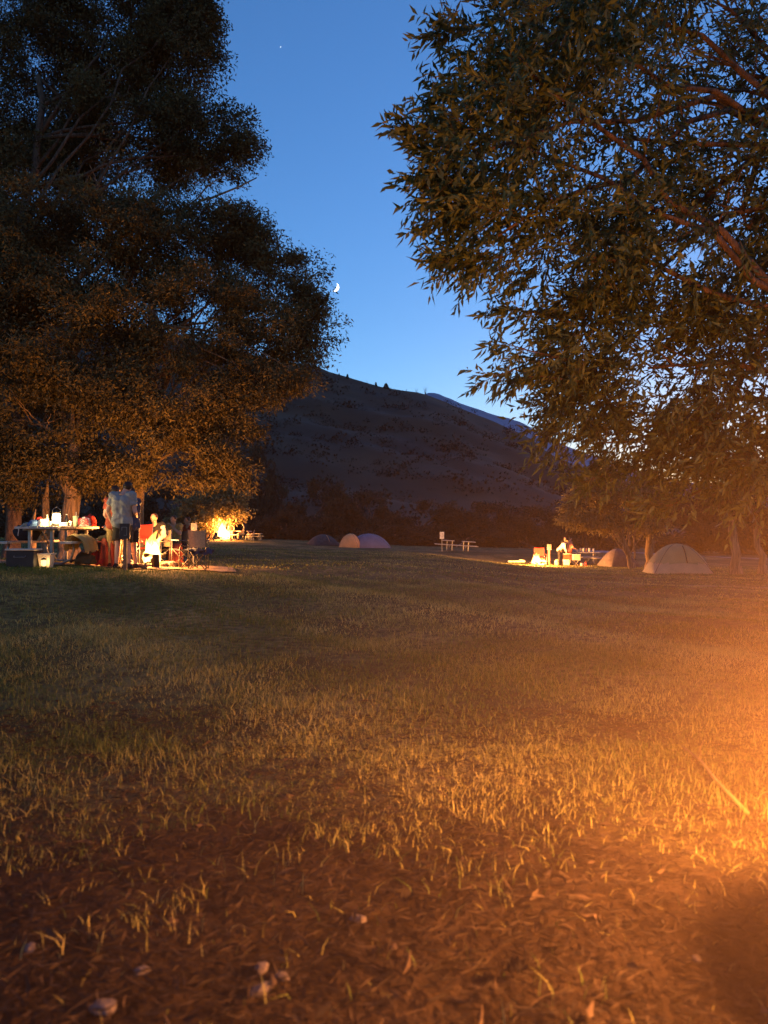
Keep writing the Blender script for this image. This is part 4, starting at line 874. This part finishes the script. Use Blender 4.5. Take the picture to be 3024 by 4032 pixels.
# ------------------------------------------------------------------ foreground
nf=Vector((NFX,NFY,0)); nf.z=tz(nf.x,nf.y)
campfire(nf,'nearest campfire in a steel ring just past the right edge',.62,.26,NFIRE,65,ring=.40,lz=NFZ,lr=.17,col=NCOL,ringh=.29)  # unseen ring added; its wall height shades the near soil
def ground_pt(px,py):
    d=(P(px,py,1)-Vector((0,0,EYE))); t=0
    for i in range(4000):
        t+=.005; q=Vector((0,0,EYE))+d*t
        if q.z<=tz(q.x,q.y)+.012: break
    return q
a=ground_pt(2685,2950); b=ground_pt(2945,3215); mb=MB(); d=b-a
mb.tube([a+Vector((0,0,.02)),a.lerp(b,.3)+Vector((.01,0,.03)),a.lerp(b,.62)+Vector((-.012,0,.03)),b+Vector((0,0,.015))],[.005,.008,.010,.009],7)
limb(mb,a.lerp(b,.3)+Vector((0,0,.03)),a.lerp(b,.12)+Vector((.12,.05,.09)),.004,.002,0,5,3,5)
tag(mb.build('stick','drygrass',None,True),'long thin stick lying on the ground in the lower right','stick')
def leaflitter():
    rs=np.random.RandomState(5); n=1100; y=1.55+rs.rand(n)**1.4*3.6; x=(rs.rand(n)*2-1)*(.6*y+.5); keep=rs.rand(n)<np.clip(.5+.6*vnoise(x,y,2.3,6),.08,1); x=x[keep];y=y[keep];n=len(x)
    z=terr(x,y)+.018+.012*rs.rand(n); nr=np.clip(1-(y-3)/3,0,1); z+=nr*.012*(np.sin(x*13+np.sin(y*9)*2)*np.sin(y*15+x*4)+.6*np.sin(x*31+y*7)*np.sin(y*37))-.006
    d=rs.normal(size=(n,3))*np.array([1,1,.18]); x=x;o=leaves('leaf_litter',np.stack([x,y,z],-1),d,.03+.06*rs.rand(n),.008+.016*rs.rand(n),'deadleaf',rnd=rs.rand(n)**2,rs=rs); tag(o,'dry leaves and straw bits scattered on bare soil','leaf litter',kind='stuff')
    n=24000; y=1.5+rs.rand(n)*3.4; x=(rs.rand(n)*2-1)*(.6*y+.5); z=terr(x,y)+.008+.02*rs.rand(n)+nr.mean()*0
    d=rs.normal(size=(n,3))*np.array([1,.7,.12]); o=leaves('dead_grass',np.stack([x,y,z],-1),d,.02+.07*rs.rand(n),.0015+.002*rs.rand(n),'deadleaf',rnd=rs.rand(n)**1.5*.8,rs=rs); tag(o,'flattened dead grass and needles matted on the soil','dead grass',kind='stuff')
leaflitter()
def rock(px,py,s,label,seed):
    q=ground_pt(px,py); mb=MB().ell((0,0,0),(1,1,1),12); mb.v=[tuple(Vector(v)*(1+.28*mn.fractal(Vector(v)*1.6+Vector((seed,0,0)),.8,2,4))*Vector((1,1,1)).length/1.732) for v in mb.v]
    mb.v=[(v[0]*s,v[1]*s*.7,v[2]*s*.4) for v in mb.v]; o=mb.build('stone','stone'); o.location=q; o.rotation_euler=(0,0,seed); tag(o,label,'stone','loose stones in the foreground soil')
for i,(px,py,s,l) in enumerate([(410,3965,.036,'flat pale stone at the bottom left of the foreground'),(1030,3810,.026,'pale stone lowest left of the centre trio'),(1110,3845,.024,'narrow grey stone right of the trio stone above'),(1030,3895,.032,'largest stone of the bottom centre trio'),(120,3730,.022,'small grey stone near the left edge of the foreground'),(560,3820,.022,'small brown stone between the left and centre stones'),(2745,3775,.016,'small bright stone in the lower right soil'),(1410,3620,.03,'flat stone in the bare soil at centre')]): rock(px,py,s,l,i*1.3)
def dleaf(px,py,L,label,rz):
    q=ground_pt(px,py)+Vector((0,0,.02)); n=14; vs=[];fs=[]
    for i in range(n+1):
        t_=i/n; w_=L*.34*math.sin(math.pi*min(1,t_*.96+.02))**.8
        for k in (-1,-.5,0,.5,1): vs.append(((t_-.5)*L,k*w_,.22*L*(k*k)*.6+.12*L*math.sin(t_*3)+.01*math.sin(i*2+k)))
    for i in range(n):
        for j in range(4): a=i*5+j; fs.append((a,a+1,a+6,a+5))
    o=MB().add(vs,fs).build('dry_leaf','deadleaf',None,True); o.location=q; o.rotation_euler=(R(15),0,rz); tag(o,label,'leaf','large curled dry leaves')
dleaf(1130,3310,.11,'large curled dry leaf at the edge of the grass left of centre',-.5); dleaf(2030,3845,.07,'curled dry leaf in the soil at the bottom right of centre',.3); dleaf(1600,3560,.06,'pale curled leaf in the middle of the bare soil',1.0)
# ------------------------------------------------------------------ air: added flare veil near the fire, haze over the valley
def volmat(name,col,dens,an=0):
    m=bpy.data.materials.new(name); m.use_nodes=True; nt=m.node_tree; nt.nodes.clear(); o=nt.nodes.new('ShaderNodeOutputMaterial'); v=nt.nodes.new('ShaderNodeVolumePrincipled')
    v.inputs['Color'].default_value=(*col,1); v.inputs['Density'].default_value=dens; v.inputs['Anisotropy'].default_value=an; nt.links.new(v.outputs[0],o.inputs['Volume']); return m
M['smokeair']=volmat('smokeair',(.9,.6,.45),FLARE,0.0); M['hazeair']=volmat('hazeair',(.8,.68,.66),HAZE)
if FLARE:
    o=MB().ell((0,0,0),(4.5,5.5,2.9),20).build('smoke','smokeair',None,True); o.location=(NFX-.3,NFY+1.0,1.6); tag(o,'thin wood smoke drifting round the nearest campfire','smoke',kind='stuff')
if FLARE2:   # added volume for an orange flare veil, thinning outwards from the fire
    m=volmat('smokecore',(.9,.62,.42),FLARE2); M['smokecore']=m; nt=m.node_tree; v=[n for n in nt.nodes if n.type=='PRINCIPLED_VOLUME'][0]
    tc=nt.nodes.new('ShaderNodeTexCoord'); ln=nt.nodes.new('ShaderNodeVectorMath'); ln.operation='LENGTH'; mp=nt.nodes.new('ShaderNodeMapping'); mp.inputs['Scale'].default_value=(1/3.8,1/3.8,1/1.9)
    nt.links.new(tc.outputs['Object'],mp.inputs[0]); nt.links.new(mp.outputs[0],ln.inputs[0])
    r=nt.nodes.new('ShaderNodeMapRange'); r.interpolation_type='SMOOTHSTEP'; r.inputs[1].default_value=0; r.inputs[2].default_value=1; r.inputs[3].default_value=1; r.inputs[4].default_value=0; nt.links.new(ln.outputs['Value'],r.inputs[0])
    n=nt.nodes.new('ShaderNodeTexNoise'); n.inputs['Scale'].default_value=.9; n.inputs['Detail'].default_value=2; nt.links.new(tc.outputs['Object'],n.inputs[0])
    k=nt.nodes.new('ShaderNodeMath'); k.operation='MULTIPLY'; nt.links.new(r.outputs[0],k.inputs[0]); nt.links.new(n.outputs[0],k.inputs[1])
    k2=nt.nodes.new('ShaderNodeMath'); k2.operation='MULTIPLY'; k2.inputs[1].default_value=FLARE2*2; nt.links.new(k.outputs[0],k2.inputs[0]); nt.links.new(k2.outputs[0],v.inputs['Density'])
    o=MB().ell((0,0,0),(3.8,3.8,1.9),20).build('smoke','smokecore',None,True); o.location=(NFX+.5,NFY+.1,.25); tag(o,'denser orange lit smoke rising from the nearest steel ringed campfire','smoke',kind='stuff')
if HAZE:
    v=[(x,y,z) for x in (-3400,3400) for y in (-60,3000) for z in (-30,900)]
    o=MB().add(v,[(0,1,3,2),(4,6,7,5),(0,4,5,1),(2,3,7,6),(0,2,6,4),(1,5,7,3)]).build('haze','hazeair'); tag(o,'dusk haze over the valley','haze',kind='stuff')
